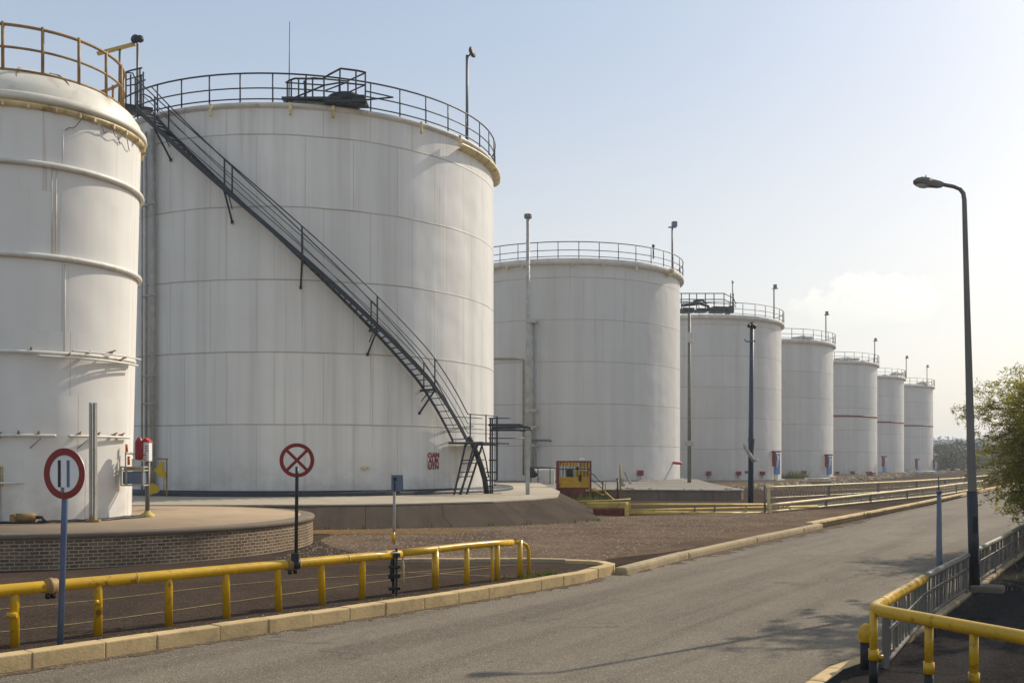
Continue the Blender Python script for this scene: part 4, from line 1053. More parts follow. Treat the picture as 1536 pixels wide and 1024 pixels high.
# mesh fences
def mesh_fence(pts, h0, h1, label, z0, nmid=3, step=.28, posts=7, jitter=.0, midr=.02, bottom=True, topr=.05):
    pts = [Vector((*p[:2],0)) for p in pts]; L = [0]
    for a, b in zip(pts[:-1], pts[1:]): L.append(L[-1]+(b-a).length)
    def at(s):
        for i in range(len(L)-1):
            if s <= L[i+1]+1e-6: return pts[i].lerp(pts[i+1], (s-L[i])/(L[i+1]-L[i]))
        return pts[-1].copy()
    c = at(L[-1]/2); t = thing('mesh_fence', (c.x,c.y,z0), label, 'fence', 'low mesh fences by the terrace')
    H = lambda f: h0+(h1-h0)*min(f*1.6, 1)
    N = 40; cs = [at(L[-1]*i/N) for i in range(N+1)]
    MB().tube([(p.x,p.y,z0+H(i/N)) for i, p in enumerate(cs)], topr, 8).build('top_rail', M['cream_pipe'], t)
    if bottom: MB().tube([(p.x,p.y,z0+.06) for p in cs], .04, 6).build('bottom_rail', M['cream_pipe'], t)
    mb = MB(); n = int(L[-1]/step)
    for k in range(n):
        p = at(step*(k+.5)); j = random.uniform(-.06,.06); w = random.choice((.012,.016,.016,.026))
        mb.tube([(p.x,p.y,z0+.05),(p.x+j*.6,p.y+j,z0+H((k+.5)/n))], w, 4, caps=False)
    for k in range(nmid):
        mb.tube([(p.x,p.y,z0+H(i/N)*(k+1)/(nmid+1)+random.uniform(-.012,.012)) for i, p in enumerate(cs)], midr*.7, 4, caps=False)
    mb.build('mesh_panel', M['pipe_tan'], t)
    for k in range(posts):
        p = at(L[-1]*k/(posts-1)); MB().bar((p.x,p.y,z0),(p.x,p.y,z0+H(k/(posts-1))+.02), .09,.09,.01).build('post', M['cream_pipe'] if k == 0 else M['lamp_steel'], t)
    return t
mesh_fence([(9.05,34.9),(11.9,38.4),(16.2,43.8),(22.2,51.4),(30,63.5)], .29, .50, 'nearer cream topped mesh fence following the kerb of the road', .1, 3, .2, 8)
mesh_fence([(12.3,48.4),(16.6,52.6),(23.5,60.0),(31,69.5),(40,83)], .60, .62, 'farther cream topped mesh fence in front of the tank terrace', .02, 1, .3, 8)
b = P(1148,730,36); b.z = .1; t = thing('fence_post', b, 'pair of upright cream fence posts where the yellow barrier meets the mesh fence', 'post')
b = P(1153,771,35.3)
MB().bar((b.x,35.3,.1),P(1153,730,35.3),.09,.09,.01).build('post', M['cream_pipe'], t); MB().bar((P(1147,0,35.2).x,35.2,.1),P(1147,728,35.2),.06,.06,.01).build('post', M['lamp_steel'], t)

# rubble and pipes on the terrace edge
def lump(c, s, mb):
    n = random.randint(6,8); top = [c+Vector((s*random.uniform(.5,.9)*math.cos(2*math.pi*k/n), s*random.uniform(.5,.9)*math.sin(2*math.pi*k/n), s*random.uniform(.35,.7))) for k in range(n)]
    bot = [c+Vector((s*random.uniform(.9,1.2)*math.cos(2*math.pi*k/n), s*random.uniform(.9,1.2)*math.sin(2*math.pi*k/n), -.02)) for k in range(n)]
    mb.add(bot+top, [[k,(k+1)%n,n+(k+1)%n,n+k] for k in range(n)]+[list(range(n,2*n))])
mb = MB()
for k in range(420):
    s = random.random(); x, y = 14.6+(66-14.6)*s, 63.2+(151-63.2)*s
    d = random.uniform(.1, 2.2); lump(Vector((x-d*.85+1.2,y+d*.52-.7,.10 if d > 1.4 else .0)), random.uniform(.08,.34), mb)
stuff(mb.build('rubble', M['stones'], origin=(0,0,0)))
mb = MB()
for k in range(24):
    x = random.uniform(2.5,10.2); lump(Vector((x, 46.9-(x-2)*.16+random.uniform(.2,1.4), .575)), random.uniform(.04,.12), mb)
stuff(mb.build('rubble', M['stones'], origin=(0,0,0)))
for px, py, w, lab in ((1228,716,1.9,'white pipe frame lying on the terrace edge beside the weeds'),(1385,719,3.0,'pale crates and pipes stacked before the two farthest tanks')):
    D_ = 75 if px < 1300 else 118; b = P(px,py,D_); b.z = .105; t = thing('pipe_stack', b, lab, 'pipes')
    m = MB()
    for k in range(3): m.tube([b+Vector((-w/2,.3*k,.1)), b+Vector((-w/2+.1,.3*k,.42)), b+Vector((w/2-.1,.3*k,.42)), b+Vector((w/2,.3*k,.1))], .06, 6)
    m.build('pipe', M['whitepipe'], t); m = MB(); m.box(b+Vector((.2,.4,.12)), (w*.7,.5,.2), .2, .03); m.build('crate', M['apron'], t)
b = P(1307,716,112); b.z = .105; t = thing('hydrant', b, 'low rusty red hydrant at the foot of the nearest banded tank', 'hydrant')
mb = MB(); mb.lathe([(.5,0),(.5,.12),(.22,.16),(.22,.4),(.12,.5),(.01,.52)], tuple(b), 12); mb.build('body', M['red_dull'], t)
mb = MB(); mb.tube([b+Vector((-.5,-.1,.3)), b+Vector((.5,-.1,.3))], .1, 8); mb.build('outlet', M['red_dull'], t)

# ------------------------------------------------------------------ near yellow guard rail on the left
Y0 = Vector((-5.03,10.06)); Y1 = Vector((.13,15.94)); dY = (Y1-Y0)
def gl(px):   # point of the rail line seen at px
    tt = (px-HX)/F; s = (Y0.x-tt*Y0.y)/(tt*dY.y-dY.x); return Y0+dY*s
RZ = .745; rr = .062
t = thing('guard_rail', (-2.4,13,.1), 'long yellow pipe guard rail with stub posts along the kerb', 'guard rail')
pa = gl(-190); pe = gl(781)
def rz(px): return RZ-.02*(px-22)/760
mb = MB(); xs = [-190,-60,60,150,300,440,560]
mb.tube([(gl(p).x,gl(p).y,rz(p)-rr) for p in xs]+[(gl(600).x,gl(600).y,rz(600)-rr)], rr, 20)
mb.build('top_pipe', M['yellow'], t)
mb = MB(); e = gl(776)
pts = [(gl(p).x,gl(p).y,rz(p)-.05+(.012 if 640 < p < 760 else 0)) for p in (597,640,690,740,768)]
mb.tube(pts, .052, 18); mb.build('end_pipe', M['yellow'], t)
mb = MB(); a = gl(770); c = gl(793); z = rz(770)-.05
mb.tube([(a.x,a.y,z),(a.lerp(c,.5).x,a.lerp(c,.5).y,z-.01),(a.lerp(c,.85).x,a.lerp(c,.85).y,z-.06),(c.x,c.y,z-.16),(c.x,c.y,.08)], .03, 12); mb.build('end_bend', M['yellow'], t)
pm = MB(); pm.tube([(0,0,-.03),(0,0,.50),(0,0,.545),(0,0,.562)], [.045,.045,.04,.02], 14); po = pm.build('post', M['yellow'], None, origin=(0,0,0)); pme = po.data; bpy.data.objects.remove(po)
for px in (22,147,253,340,418,483,543,-96,-230):
    p = gl(px); o = share('post', pme, t, (p.x,p.y,.1)); o.rotation_euler = (R_(random.uniform(-1.5,1.5)), R_(random.uniform(-1.2,1.2)), random.uniform(0,6))
pm = MB(); pm.tube([(0,0,-.03),(0,0,.60)], .042, 14); po = pm.build('post', M['yellow'], None, origin=(0,0,0)); pme2 = po.data; bpy.data.objects.remove(po)
for px, sc in ((653,1.25),(700,1.0),(738.5,.62),(746,1.0),(780,1.0)):
    p = gl(px); o = share('post', pme2, t, (p.x,p.y,.1)); o.scale = (sc,sc,1)
# bolts on two posts, couplings, black hinge post
mb = MB(); p = gl(22); mb.tube([(p.x-.05,p.y-.06,.43),(p.x+.05,p.y-.05,.43)], .03, 8); p = gl(147); mb.tube([(p.x-.01,p.y-.07,.47),(p.x+.02,p.y-.04,.47)], .025, 8); mb.build('bolt', M['yellow'], t)
for px in (76,438):
    m = MB(); p0, p1 = gl(px-9), gl(px+9); d = (p1-p0); z = rz(px)-rr
    m.tube([(p0.x,p0.y,z),(p1.x,p1.y,z)], rr+.016, 20); q0, q1 = gl(px-5), gl(px+2); 
    m.tube([(q0.x,q0.y,z),(q1.x,q1.y,z)], rr+.026, 20); m.build('coupling', M['brown_rail'], t)
    m = MB()
    for k in (-4,4): p = gl(px+k); m.tube([(p.x+.02,p.y-.05,z-rr-.05),(p.x,p.y,z-rr+.01)], .026, 8)
    m.build('coupling_bolt', M['black'], t)
m = MB()
for px in (203,520,655,735):
    p = gl(px); q_ = gl(px+1.2); z = rz(px)-rr-(0 if px < 600 else -.014); m.tube([(p.x,p.y,z),(q_.x,q_.y,z)], (rr if px < 600 else .052)+.004, 20)
m.build('weld_seam', M['yellow_dull'], t)
m = MB(); p = gl(596); 
m.bar((p.x,p.y-.09,.08),(p.x,p.y-.09,.76),.05,.03,.005); m.bar((p.x-.05,p.y-.05,.12),(p.x-.05,p.y-.05,.72),.04,.04,.005)
for z in (.2,.36,.38,.5,.66): m.box((p.x-.03,p.y-.1,z),(.16,.08,.045),.3,.01)
m.tube([(p.x-.06,p.y-.1,.3),(p.x-.075,p.y-.12,.42),(p.x-.06,p.y-.1,.6)], .02, 8)
m.build('hinge_post', M['black'], t)
m = MB(); p = gl(604); m.tube([(p.x,p.y,.62),(p.x+.01,p.y,.5),(p.x+.01,p.y,.24)], .014, 6); m.build('chain', M['cream_pipe'], t)

# ------------------------------------------------------------------ traffic signs at the left
def disc(mb, c, nrm, r, th, n=48, r0=0.0):
    nrm = Vector(nrm).normalized(); u = nrm.cross(Vector((0,0,1))).normalized(); v = u.cross(nrm)
    def cir(rad, off): return [Vector(c)+nrm*off+(u*math.cos(2*math.pi*k/n)+v*math.sin(2*math.pi*k/n))*rad for k in range(n)]
    if r0 <= 0:
        vs = cir(r,0)+cir(r,th); mb.add(vs, [list(range(n))[::-1], list(range(n,2*n))]+[[k,(k+1)%n,n+(k+1)%n,n+k] for k in range(n)])
    else:
        vs = cir(r,0)+cir(r,th)+cir(r0,th)+cir(r0,0)
        mb.add(vs, [[a*n+k, a*n+(k+1)%n, ((a+1)%4)*n+(k+1)%n, ((a+1)%4)*n+k] for a in range(4) for k in range(n)])
    return u, v
Ds = 10.1; b = P(90,969,Ds); b.z = .1; top = P(97.5,745,Ds-.02)
t = thing('traffic_sign', b, 'round red ringed sign with two upright bars on a blue post', 'sign')
tp2 = P(98.5,706,Ds)
MB().tube([b-Vector((0,0,.05)), top, tp2], .031, 14).build('post', M['blue'], t)
c = P(98,710,Ds-.06); va = math.atan2(-c.y, -c.x)-R_(43); nrm = (math.cos(va), math.sin(va), 0)
m = MB(); u, v = disc(m, c, nrm, .252, .012); m.build('disc', M['sign_white'], t)
m = MB(); disc(m, c+Vector(nrm)*.012, nrm, .257, .006, 48, .187); m.build('ring', M['red'], t)
for s, mt, w in ((-.046,'black',.024),(.036,'blue',.024)):
    m = MB(); cc = c+Vector(nrm)*.013+u*(-s)*-1 if False else c+Vector(nrm)*.013-u*s*1.35
    uu, vv = u*w/2*1.3, v*.135; m.plate([cc-uu-vv, cc+uu-vv, cc+uu+vv, cc-uu+vv], nrm, .005); m.build('bar', M[mt], t)
m = MB(); m.tube([top+Vector((0,-.02,.0)), top+Vector((0,-.035,.1))], .026, 10); m.build('clamp', M['lamp_steel'], t)

p = gl(445); Dp = p.y-.09; b = P(445,848,Dp); t = thing('traffic_sign', b, 'round sign with a dark red ring and crossed bars, clamped to the yellow rail', 'sign')
c = P(445.5,690,Dp); nrm = (-c.x*.6, -c.y, 0)
MB().tube([P(444,846,Dp), P(445.5,712,Dp), P(445.5,700,Dp+.02)], .022, 10).build('post', M['dark'], t)
m = MB(); u, v = disc(MB(), c, nrm, .212, .008)
nn = Vector(nrm).normalized()
m = MB(); disc(m, c+nn*.008, nrm, .216, .006, 48, .168)
m.build('ring', M['red'], t)
m = MB()
for s in (1,-1):
    d1 = (u*s+v).normalized(); d2 = (u*-s+v).normalized(); cc = c+nn*(.0085+.0006*s)
    m.plate([cc-d1*.172-d2*.019, cc+d1*.172-d2*.019, cc+d1*.172+d2*.019, cc-d1*.172+d2*.019], nrm, .004)
m.build('crossed_bars', M['red'], t)
m = MB(); m.tube([P(445,852,Dp-.0),P(445,838,Dp)], .05, 12); m.box(P(443,835,Dp-.02),(.1,.06,.1),0,.01); m.build('clamp', M['black'], t)

p = gl(591); Dp = p.y-.075; b = P(591,816,Dp); t = thing('small_sign', b, 'small slate blue rectangular plate on a grey post clamped to the yellow rail', 'sign')
MB().tube([b, P(591.5,738,Dp), P(592,722,Dp+.02)], .02, 10).build('post', M['greypipe'], t)
m = MB(); m.tube([P(590,812,Dp-.01),P(590,798,Dp-.01)], .026, 10); m.build('sleeve', M['yellow'], t)
m = MB(); m.plate([P(587,712,Dp-.03),P(604.5,712,Dp-.05),P(605,733,Dp-.05),P(600,737.5,Dp-.04),P(587,736,Dp-.03)], (0,-1,0), .012); m.build('plate', M['slate'], t)
m = MB(); m.box(P(592.5,718,Dp-.055), (.04,.012,.045)); m.bar(P(592,722,Dp-.05),P(592,736,Dp-.05),.022,.014); m.box(P(597,738,Dp-.045),(.06,.01,.02)); m.build('bracket', M['black'], t)
m = MB(); m.tube(ring((p.x,p.y-.0), .085, rz(591)-.03, 20), .012, 6, True); m.build('clamp', M['sign_white'], t)

# ------------------------------------------------------------------ right side: yellow corner rail, picket fence, lamp
K = Vector((3.0,8.3,0)); zr = .80
E1 = Vector((fx(11.5),11.5,0)); E2 = Vector((4.15,5.75,0))
t = thing('corner_rail', (K.x,K.y,.12), 'thick yellow corner handrail with black footed posts beside the pavement', 'guard rail')
u1 = (E1-K).normalized(); u2 = (E2-K).normalized(); rR = .052
def bez(a, b, c, n=8): return [a*(1-s)**2+b*2*s*(1-s)+c*s*s for s in [i/n for i in range(n+1)]]
ca, cc_ = K+u1*.22, K+u2*.22
pts = [E1]+[E1.lerp(ca, s) for s in (.33,.66)]+bez(ca, K, cc_)+[cc_.lerp(E2, s) for s in (.3,.6,1)]
def zz(p):
    s = (p-K).dot(u1); return zr-rR-(.13*s/(E1-K).length if s > 0 else 0)
MB().tube([(q_.x,q_.y,zz(q_)) for q_ in pts], rR, 20).build('top_pipe', M['yellow'], t)
for k, s in enumerate((0.02,.60,1.02,1.5,2.0,2.5)):
    p = K+u2*s; m = MB(); m.tube([(p.x,p.y,.36),(p.x,p.y,zr-.06)], .033, 14); po = m.build('post', M['yellow'], t)
    m = MB(); m.tube([(p.x,p.y,.33),(p.x,p.y,.42)], .042, 14); 
    if k == 0: m.tube([(p.x+.03,p.y-.02,.36),(p.x+.07,p.y-.03,.36)], .02, 8)
    m.build('collar', M['yellow'], po)
    m = MB(); m.tube([(p.x,p.y,.10),(p.x,p.y,.34)], .036, 14); m.build('foot', M['black'], po)
for s in (.10,.62):
    m = MB(); p = ca.lerp(E1, s); q_ = ca.lerp(E1, s+.006); m.tube([(p.x,p.y,zz(p)),(q_.x,q_.y,zz(q_))], rR+.004, 20); m.build('weld_seam', M['yellow_dull'], t)
b = P(1299,990,8.95); b.z = .12; t = thing('bollard', b, 'squat black bollard with a rounded yellow cap behind the corner rail', 'bollard')
MB().tube([b-Vector((0,0,.05)), b+Vector((0,0,.26))], .05, 14).build('post', M['black'], t)
MB().lathe([(.055,.24),(.07,.27),(.07,.33),(.055,.37),(.02,.40),(.001,.405)], tuple(b), 18).build('cap', M['yellow'], t)

t = thing('picket_fence', (fx(16),16,.12), 'low picket fence with grey top rail along the right pavement edge', 'fence')
FE = 33.0; FS = 8.95
def ft(y): return (.80-.13 if y > 11.5 else .80-.13*max(0,(y-8.3))/3.2)
def fxx(y): return fx(y) if y > 11.5 else K.x+(E1.x-K.x)*(y-8.3)/3.2
ys = [11.48+i*(FE-11.48)/60 for i in range(61)]
MB().tube([(fx(y),y,ft(y)-.04+.004*math.sin(y*1.7)) for y in ys], .042, 14).build('top_rail', M['olive_pole'], t)
ys = [FS+i*(FE-FS)/70 for i in range(71)]
MB().tube([(fxx(y)+.01,y,.17+.006*math.sin(y*2.1)) for y in ys], .022, 8).build('bottom_rail', M['picket'], t)
mb, mb2 = MB(), MB(); y = FS+.05; k = 0
while y < FE:
    near = y < 11.4
    ln = random.uniform(-.02,.02)+(random.choice((-.09,.0,.09)) if near else (.05 if k % 2 else 0))
    (mb2 if near or k % 3 == 0 else mb).bar((fxx(y),y,.18),(fxx(y+ln)+random.uniform(-.012,.012),y+ln,ft(y)-.06), .03,.012)
    y += (.17+.07*random.random()) if near else (.125+.06*random.random()); k += 1
mb.tube([(fxx(q_)+.004,q_,.42) for q_ in ys], .010, 5); mb2.tube([(fxx(q_)+.02,q_,.46) for q_ in ys], .010, 5)
mb.build('slat_panel', M['picket'], t); mb2.build('slat_panel', M['olive_pole'], t)
for y in (8.96,11.45,14.0,16.5,19,21.5,24,27,30,33):
    MB().bar((fxx(y),y,.08),(fxx(y),y,ft(y)-.05), .05,.05).build('post', M['lamp_steel'], t)

b = Vector((6.60,14.2,.12)); t = thing('street_lamp', b, 'tall tapered grey street lamp with a short arm over the road', 'street lamp')
pts = [b+Vector((0,0,.02)), b+Vector((0,0,.5)), b.lerp(P(1446.5,300,14.2), .33), b.lerp(P(1446.5,300,14.2), .7), P(1446.5,300,14.2), P(1445,290,14.2), P(1440,283.5,14.2), P(1431,280,14.2), P(1412,276.5,14.2)]
MB().tube(pts, [.066,.065,.056,.042,.032,.031,.030,.028,.026], 16).build('pole', M['lamp_steel'], t)
MB().tube([b, b.lerp(P(1446.5,300,14.2), .255)], .071, 16).build('pole_sleeve', M['dark'], t)
m = MB(); m.box(b.lerp(P(1446.5,300,14.2), .17)+Vector((0,-.068,0)), (.06,.02,.24), 0, .008); m.build('access_door', M['black'], t)
# lantern: tapered housing with lens
m = MB(); c0_, c1_ = P(1414,277.5,14.2), P(1371,270.5,14.2); dd = (c1_-c0_); L_ = dd.length; dd.normalize(); sx = Vector((0,1,0)); up = sx.cross(dd)*1.0
if up.z < 0: up = -up
secs = [(0,.035,.03,-.03),(.12,.045,.04,-.045),(.35,.055,.045,-.05),(.55,.095,.05,-.055),(.8,.10,.045,-.05),(.95,.07,.025,-.03),(1.0,.03,.005,-.01)]
vs = []
for s, w, u_, l_ in secs:
    o = c0_+dd*L_*s
    for a, bq in ((-w,l_),(w,l_),(w*1.05,0),(w*.75,u_),(-w*.75,u_),(-w*1.05,0)): vs.append(o+sx*a+up*bq)
n = len(secs); fs = [[i*6+k,i*6+(k+1)%6,(i+1)*6+(k+1)%6,(i+1)*6+k] for i in range(n-1) for k in range(6)]+[list(range(6)),[(n-1)*6+k for k in range(6)][::-1]]
m.add(vs, fs, False); ln_ = m.build('lantern', M['lamp_steel'], t)
m = MB(); m.lathe([(.01,-.035),(.05,-.028),(.075,-.005),(.078,.0)], (0,0,0), 20)
for k in range(len(m.v)): q0 = m.v[k].copy(); m.v[k] = c0_+dd*(L_*.68+q0.x*1.2)+sx*q0.y+up*(q0.z-.052)
m.build('lens', M['lens'], ln_)
m = MB(); o = c0_+dd*L_*.62; m.tube([o+up*.045, o+up*.10], .008, 6); m.build('photocell', M['black'], ln_)
m = MB(); o = b; m.box(Vector((b.x+.16,b.y-.05,.15)), (.42,.36,.12), -.56, .03)
tag(m.build('concrete_footing', M['block']), 'rough concrete footing block at the foot of the street lamp', 'footing')
b = Vector((fx(13.2)-.14,13.2,0)); b.x = (1409-HX)/F*13.2; t = thing('road_post', b, 'slate blue tapered post standing against the picket fence by the road', 'post')
mb = MB(); zt_ = zat(739,13.2); mb.tube([b-Vector((0,0,.02)), Vector((b.x,b.y,.55)), Vector((b.x-.004,b.y,zt_))], [.042,.041,.028], 12); mb.build('post', M['post_grey'], t)
mb = MB(); mb.tube([Vector((b.x-.004,b.y,zt_)), Vector((b.x-.004,b.y,zt_+.035))], .036, 12); mb.build('cap', M['slate'], t)
mb = MB(); mb.tube([Vector((b.x-.004,b.y,zt_+.02)), Vector((b.x-.012,b.y,zt_+.22))], .008, 6); mb.build('tip_rod', M['lamp_steel'], t)

# ------------------------------------------------------------------ plants
def leaf_cloud(mb, c, n, size, spread, droop=.0, aspect=.35):
    for _ in range(n):
        p = c+Vector((random.gauss(0,spread[0]), random.gauss(0,spread[1]), random.gauss(0,spread[2])))
        d = Vector((random.gauss(0,1), random.gauss(0,1), random.gauss(0,.7)-droop)).normalized()*size*random.uniform(.6,1.3)
        w = d.cross(Vector((random.gauss(0,1),random.gauss(0,1),random.gauss(0,1)))).normalized()*d.length*aspect
        mb.add([p-d, p+w, p+d, p-w], [[0,1,2,3]])
def feathery_tree(name, base, h, rad, label, seed, nstem=5, nb=26, leaves=34, lsize=.045, zmin=.45, lean=Vector((0,0,0)), cat='tree'):
    random.seed(seed)
    t = thing(name, base, label, cat); base = Vector(base)
    tr, cr, tw = MB(), MB(), MB()
    for s in range(nstem):
        a = 2*math.pi*s/nstem+random.uniform(-.4,.4); sp = rad*random.uniform(.25,.5)
        top = base+Vector((math.cos(a)*sp, math.sin(a)*sp, h*random.uniform(.6,.88)))+lean
        mid = base+Vector((math.cos(a)*sp*.35, math.sin(a)*sp*.35, h*.35))+lean*.3
        st = bez(base+Vector((math.cos(a)*.08,math.sin(a)*.08,-.05)), mid, top, 10)
        tr.tube(st, [.055*(1-.085*i) for i in range(11)], 7)
        for k in range(nb):
            i = random.uniform(2.2,10); p = st[int(i)].lerp(st[min(int(i)+1,10)], i-int(i))
            zrel = (p.z-base.z)/h
            L = rad*random.uniform(.35,.85)*(1.05-.5*abs(zrel-.42))
            aa = a+random.gauss(0,1.0) if random.random() < .7 else random.uniform(0,6.28)
            end = p+Vector((math.cos(aa)*L, math.sin(aa)*L, L*random.uniform(-.25,.55)))
            if end.z < base.z+zmin: end.z = base.z+zmin+random.uniform(0,.25)
            br = bez(p, p.lerp(end,.5)+Vector((0,0,L*.22)), end, 7)
            tw.tube(br, [.013,.012,.011,.009,.008,.006,.005,.003], 4, caps=False)
            for j in range(2,8):
                for _ in range(2):
                    q0 = br[j]; dr = Vector((random.gauss(0,.5),random.gauss(0,.5),random.gauss(-.15,.4)))*rad*.16
                    m = max(3, leaves//9)
                    for w_ in range(m):
                        leaf_cloud(cr, q0+dr*((w_+.5)/m), 2, lsize, (.035,.035,.035), .35, .19)
    tr.build('trunk', M['bark'], t); tw.build('branch', M['bark'], t)
    cr.build('crown', M['leaf'], t, fix=False)
    return t
feathery_tree('feathery_tree', (12.15,21.0,.1), 4.05, 2.3, 'olive green feathery tree at the right border behind the picket fence', 5, 10, 58, 90, .05, .15)
feathery_tree('feathery_tree', (10.95,16.0,.1), 7.6, 2.1, 'tall olive green feathery tree beside the pavement, just past the right border', 9, 9, 46, 81, .075, 2.0)
random.seed(21)
# low scrub under the tree
def tuft(mb, c, n, h, spread):
    for _ in range(n):
        p = c+Vector((random.gauss(0,spread), random.gauss(0,spread), 0)); a = random.uniform(0,6.28); hh = h*random.uniform(.4,1.1); w = .012+.01*hh
        d = Vector((math.cos(a),math.sin(a),0)); mb.add([p-d*w, p+d*w, p+Vector((random.gauss(0,.25),random.gauss(0,.25),1))*hh], [[0,1,2]])
mb = MB()
for k in range(46):
    a, b_ = random.choice(list(zip(bb[1:6], bb[2:7]))); f_ = random.random()
    x, y = a[0]+(b_[0]-a[0])*f_, a[1]+(b_[1]-a[1])*f_; tuft(mb, Vector((x, y-.05, .1)), random.randint(3,9), random.uniform(.05,.16), .06)
for k in range(26):
    p = random.choice(bk); tuft(mb, Vector((p.x-.18, p.y+.14, .1)), random.randint(3,8), random.uniform(.04,.12), .05)
stuff(mb.build('weeds', M['grass'], origin=(0,0,0), fix=False))
mb = MB(); x, y = hit(TC[5], 9.4, 1187)
for k in range(26): tuft(mb, Vector((x+random.gauss(0,.8), y+random.gauss(0,.3), .10)), 24, random.uniform(.4,1.0), .14)
tag(stuff(mb.build('weeds', M['grass'], origin=(x,y,.10), fix=False)), None)
mb = MB()
for k in range(420): tuft(mb, Vector((random.uniform(-1.2,4.0), random.uniform(44,56), .1 if random.random() < 0 else .70 if False else .1)), 7, .5, .2)
for k in range(140): tuft(mb, Vector((random.uniform(1.9,4.2), random.uniform(38,45), .1)), 6, .25, .15)
stuff(mb.build('grass', M['grass'], origin=(0,0,0), fix=False))
mb = MB()
for k in range(40):
    p = gl(775+random.uniform(0,60)); tuft(mb, Vector((p.x+random.gauss(0,.12)+.05, p.y+random.gauss(0,.1)-.05, .1)), 8, .07, .03)
stuff(mb.build('weeds', M['grass'], origin=(0,0,0), fix=False))
mb = MB()
for k in range(160):
    y = random.uniform(14,28); tuft(mb, Vector((fx(y)+.4+abs(random.gauss(0,1.2)), y, .12)), 6, random.uniform(.05,.22), .08)
stuff(mb.build('grass', M['grass'], origin=(0,0,0), fix=False))

def far_tree(px, D, h, w, label, seed):
    random.seed(seed); b = Vector(((px-HX)/F*D, D, 0)); t = thing('round_tree', b, label, 'tree', 'far trees past the end of the tank row')
    MB().tube([b, b+Vector((.1,0,h*.3)), b+Vector((.0,.1,h*.6))], [w*.06,w*.05,w*.03], 7).build('trunk', M['bark'], t)
    mb = MB()
    for k in range(46):
        a, r = random.uniform(0,6.28), w*.5*math.sqrt(random.random()); z = h*random.uniform(.08,.88); r *= 1-.5*max(0, z/h-.5)
        leaf_cloud(mb, b+Vector((r*math.cos(a), r*math.sin(a), z)), 42, h*.045, (w*.1,w*.1,h*.055), 0, .5)
    mb.build('crown', M['leaf_far'], t, fix=False)
ft_ = [(1412,175,5.2,6.0,'pale bushy tree directly right of the farthest tank'),(1428,160,4.0,5.0,'low rounded tree between the farthest tank and the street lamp'),(1444,180,5.6,7.5,'broad tree half hidden by the left side of the street lamp'),(1466,170,4.6,6.5,'low tree just right of the street lamp pole'),(1490,190,5.4,7.0,'far tree glimpsed through the feathery tree'),(1520,165,5.0,7.0,'far tree near the right border behind the feathery tree')]
for k, a in enumerate(ft_): far_tree(*a, 40+k)
# wooded ridge behind
random.seed(77)
hm = MB(); NX, NY = 60, 10; vs = []
def hz_(x, y):
    s = (y-430)/200; base = 13.0*math.sin(min(1, max(0, s))*math.pi/2)
    return base+1.2*math.sin(x*.021)+.8*math.sin(x*.05+1)-(1.5 if x < 150 else 0)
for j in range(NY+1):
    for i in range(NX+1):
        x, y = -500+1600*i/NX, 420+260*j/NY; vs.append((x, y, hz_(x, y)-1.2 if j else -.5))
hm.add(vs, [[j*(NX+1)+i, j*(NX+1)+i+1, (j+1)*(NX+1)+i+1, (j+1)*(NX+1)+i] for j in range(NY) for i in range(NX)], True)
struct(hm, 'hills', M['leaf_wood'], origin=(0,0,0))
mb = MB()
for k in range(1500):
    x, y = random.uniform(120,420), random.uniform(425,650); z = hz_(x,y)-1.2
    s = random.uniform(1.0,2.4)
    leaf_cloud(mb, Vector((x,y,z+s*.5)), 26, .75, (s*.7,s*.7,s*.6), 0, .6)
stuff(mb.build('woodland', M['leaf_wood'], origin=(0,0,0), fix=False))

# ------------------------------------------------------------------ light, sky, air, camera
SUN_AZ, SUN_EL = R_(39), R_(37)      # azimuth from +x towards +y
sd = Vector((math.cos(SUN_EL)*math.cos(SUN_AZ), math.cos(SUN_EL)*math.sin(SUN_AZ), math.sin(SUN_EL)))
L = bpy.data.lights.new('sun', 'SUN'); L.energy = 4.5; L.angle = R_(.5); L.color = (1.0,.90,.745)
so = bpy.data.objects.new('sun', L); COL.objects.link(so); so.rotation_euler = (-sd).to_track_quat('-Z','Y').to_euler(); so.location = (20,20,40)
w = bpy.data.worlds.new('World'); SC.world = w; w.use_nodes = True; nt = w.node_tree; nt.nodes.clear()
def N(t, **k):
    o = nt.nodes.new(t)
    for a, b in k.items(): setattr(o, a, b)
    return o
sky = N('ShaderNodeTexSky', sky_type='NISHITA'); sky.sun_disc = False; sky.sun_elevation = SUN_EL; sky.sun_rotation = math.pi/2-SUN_AZ
sky.air_density = 1.0; sky.dust_density = 3.5; sky.ozone_density = 1.0; sky.altitude = 0
tc = N('ShaderNodeTexCoord'); sp = N('ShaderNodeSeparateXYZ'); nt.links.new(tc.outputs['Generated'], sp.inputs[0])
def mth(op, a, b=None):
    o = N('ShaderNodeMath', operation=op)
    for i, v in enumerate((a, b)):
        if v is None: continue
        if isinstance(v, (int, float)): o.inputs[i].default_value = v
        else: nt.links.new(v, o.inputs[i])
    return o.outputs[0]
def mr(v, a, b, lo=0.0, hi=1.0):
    o = N('ShaderNodeMapRange'); o.interpolation_type = 'SMOOTHSTEP'; nt.links.new(v, o.inputs[0])
    for k, x_ in ((1,a),(2,b),(3,lo),(4,hi)): o.inputs[k].default_value = x_
    return o.outputs[0]
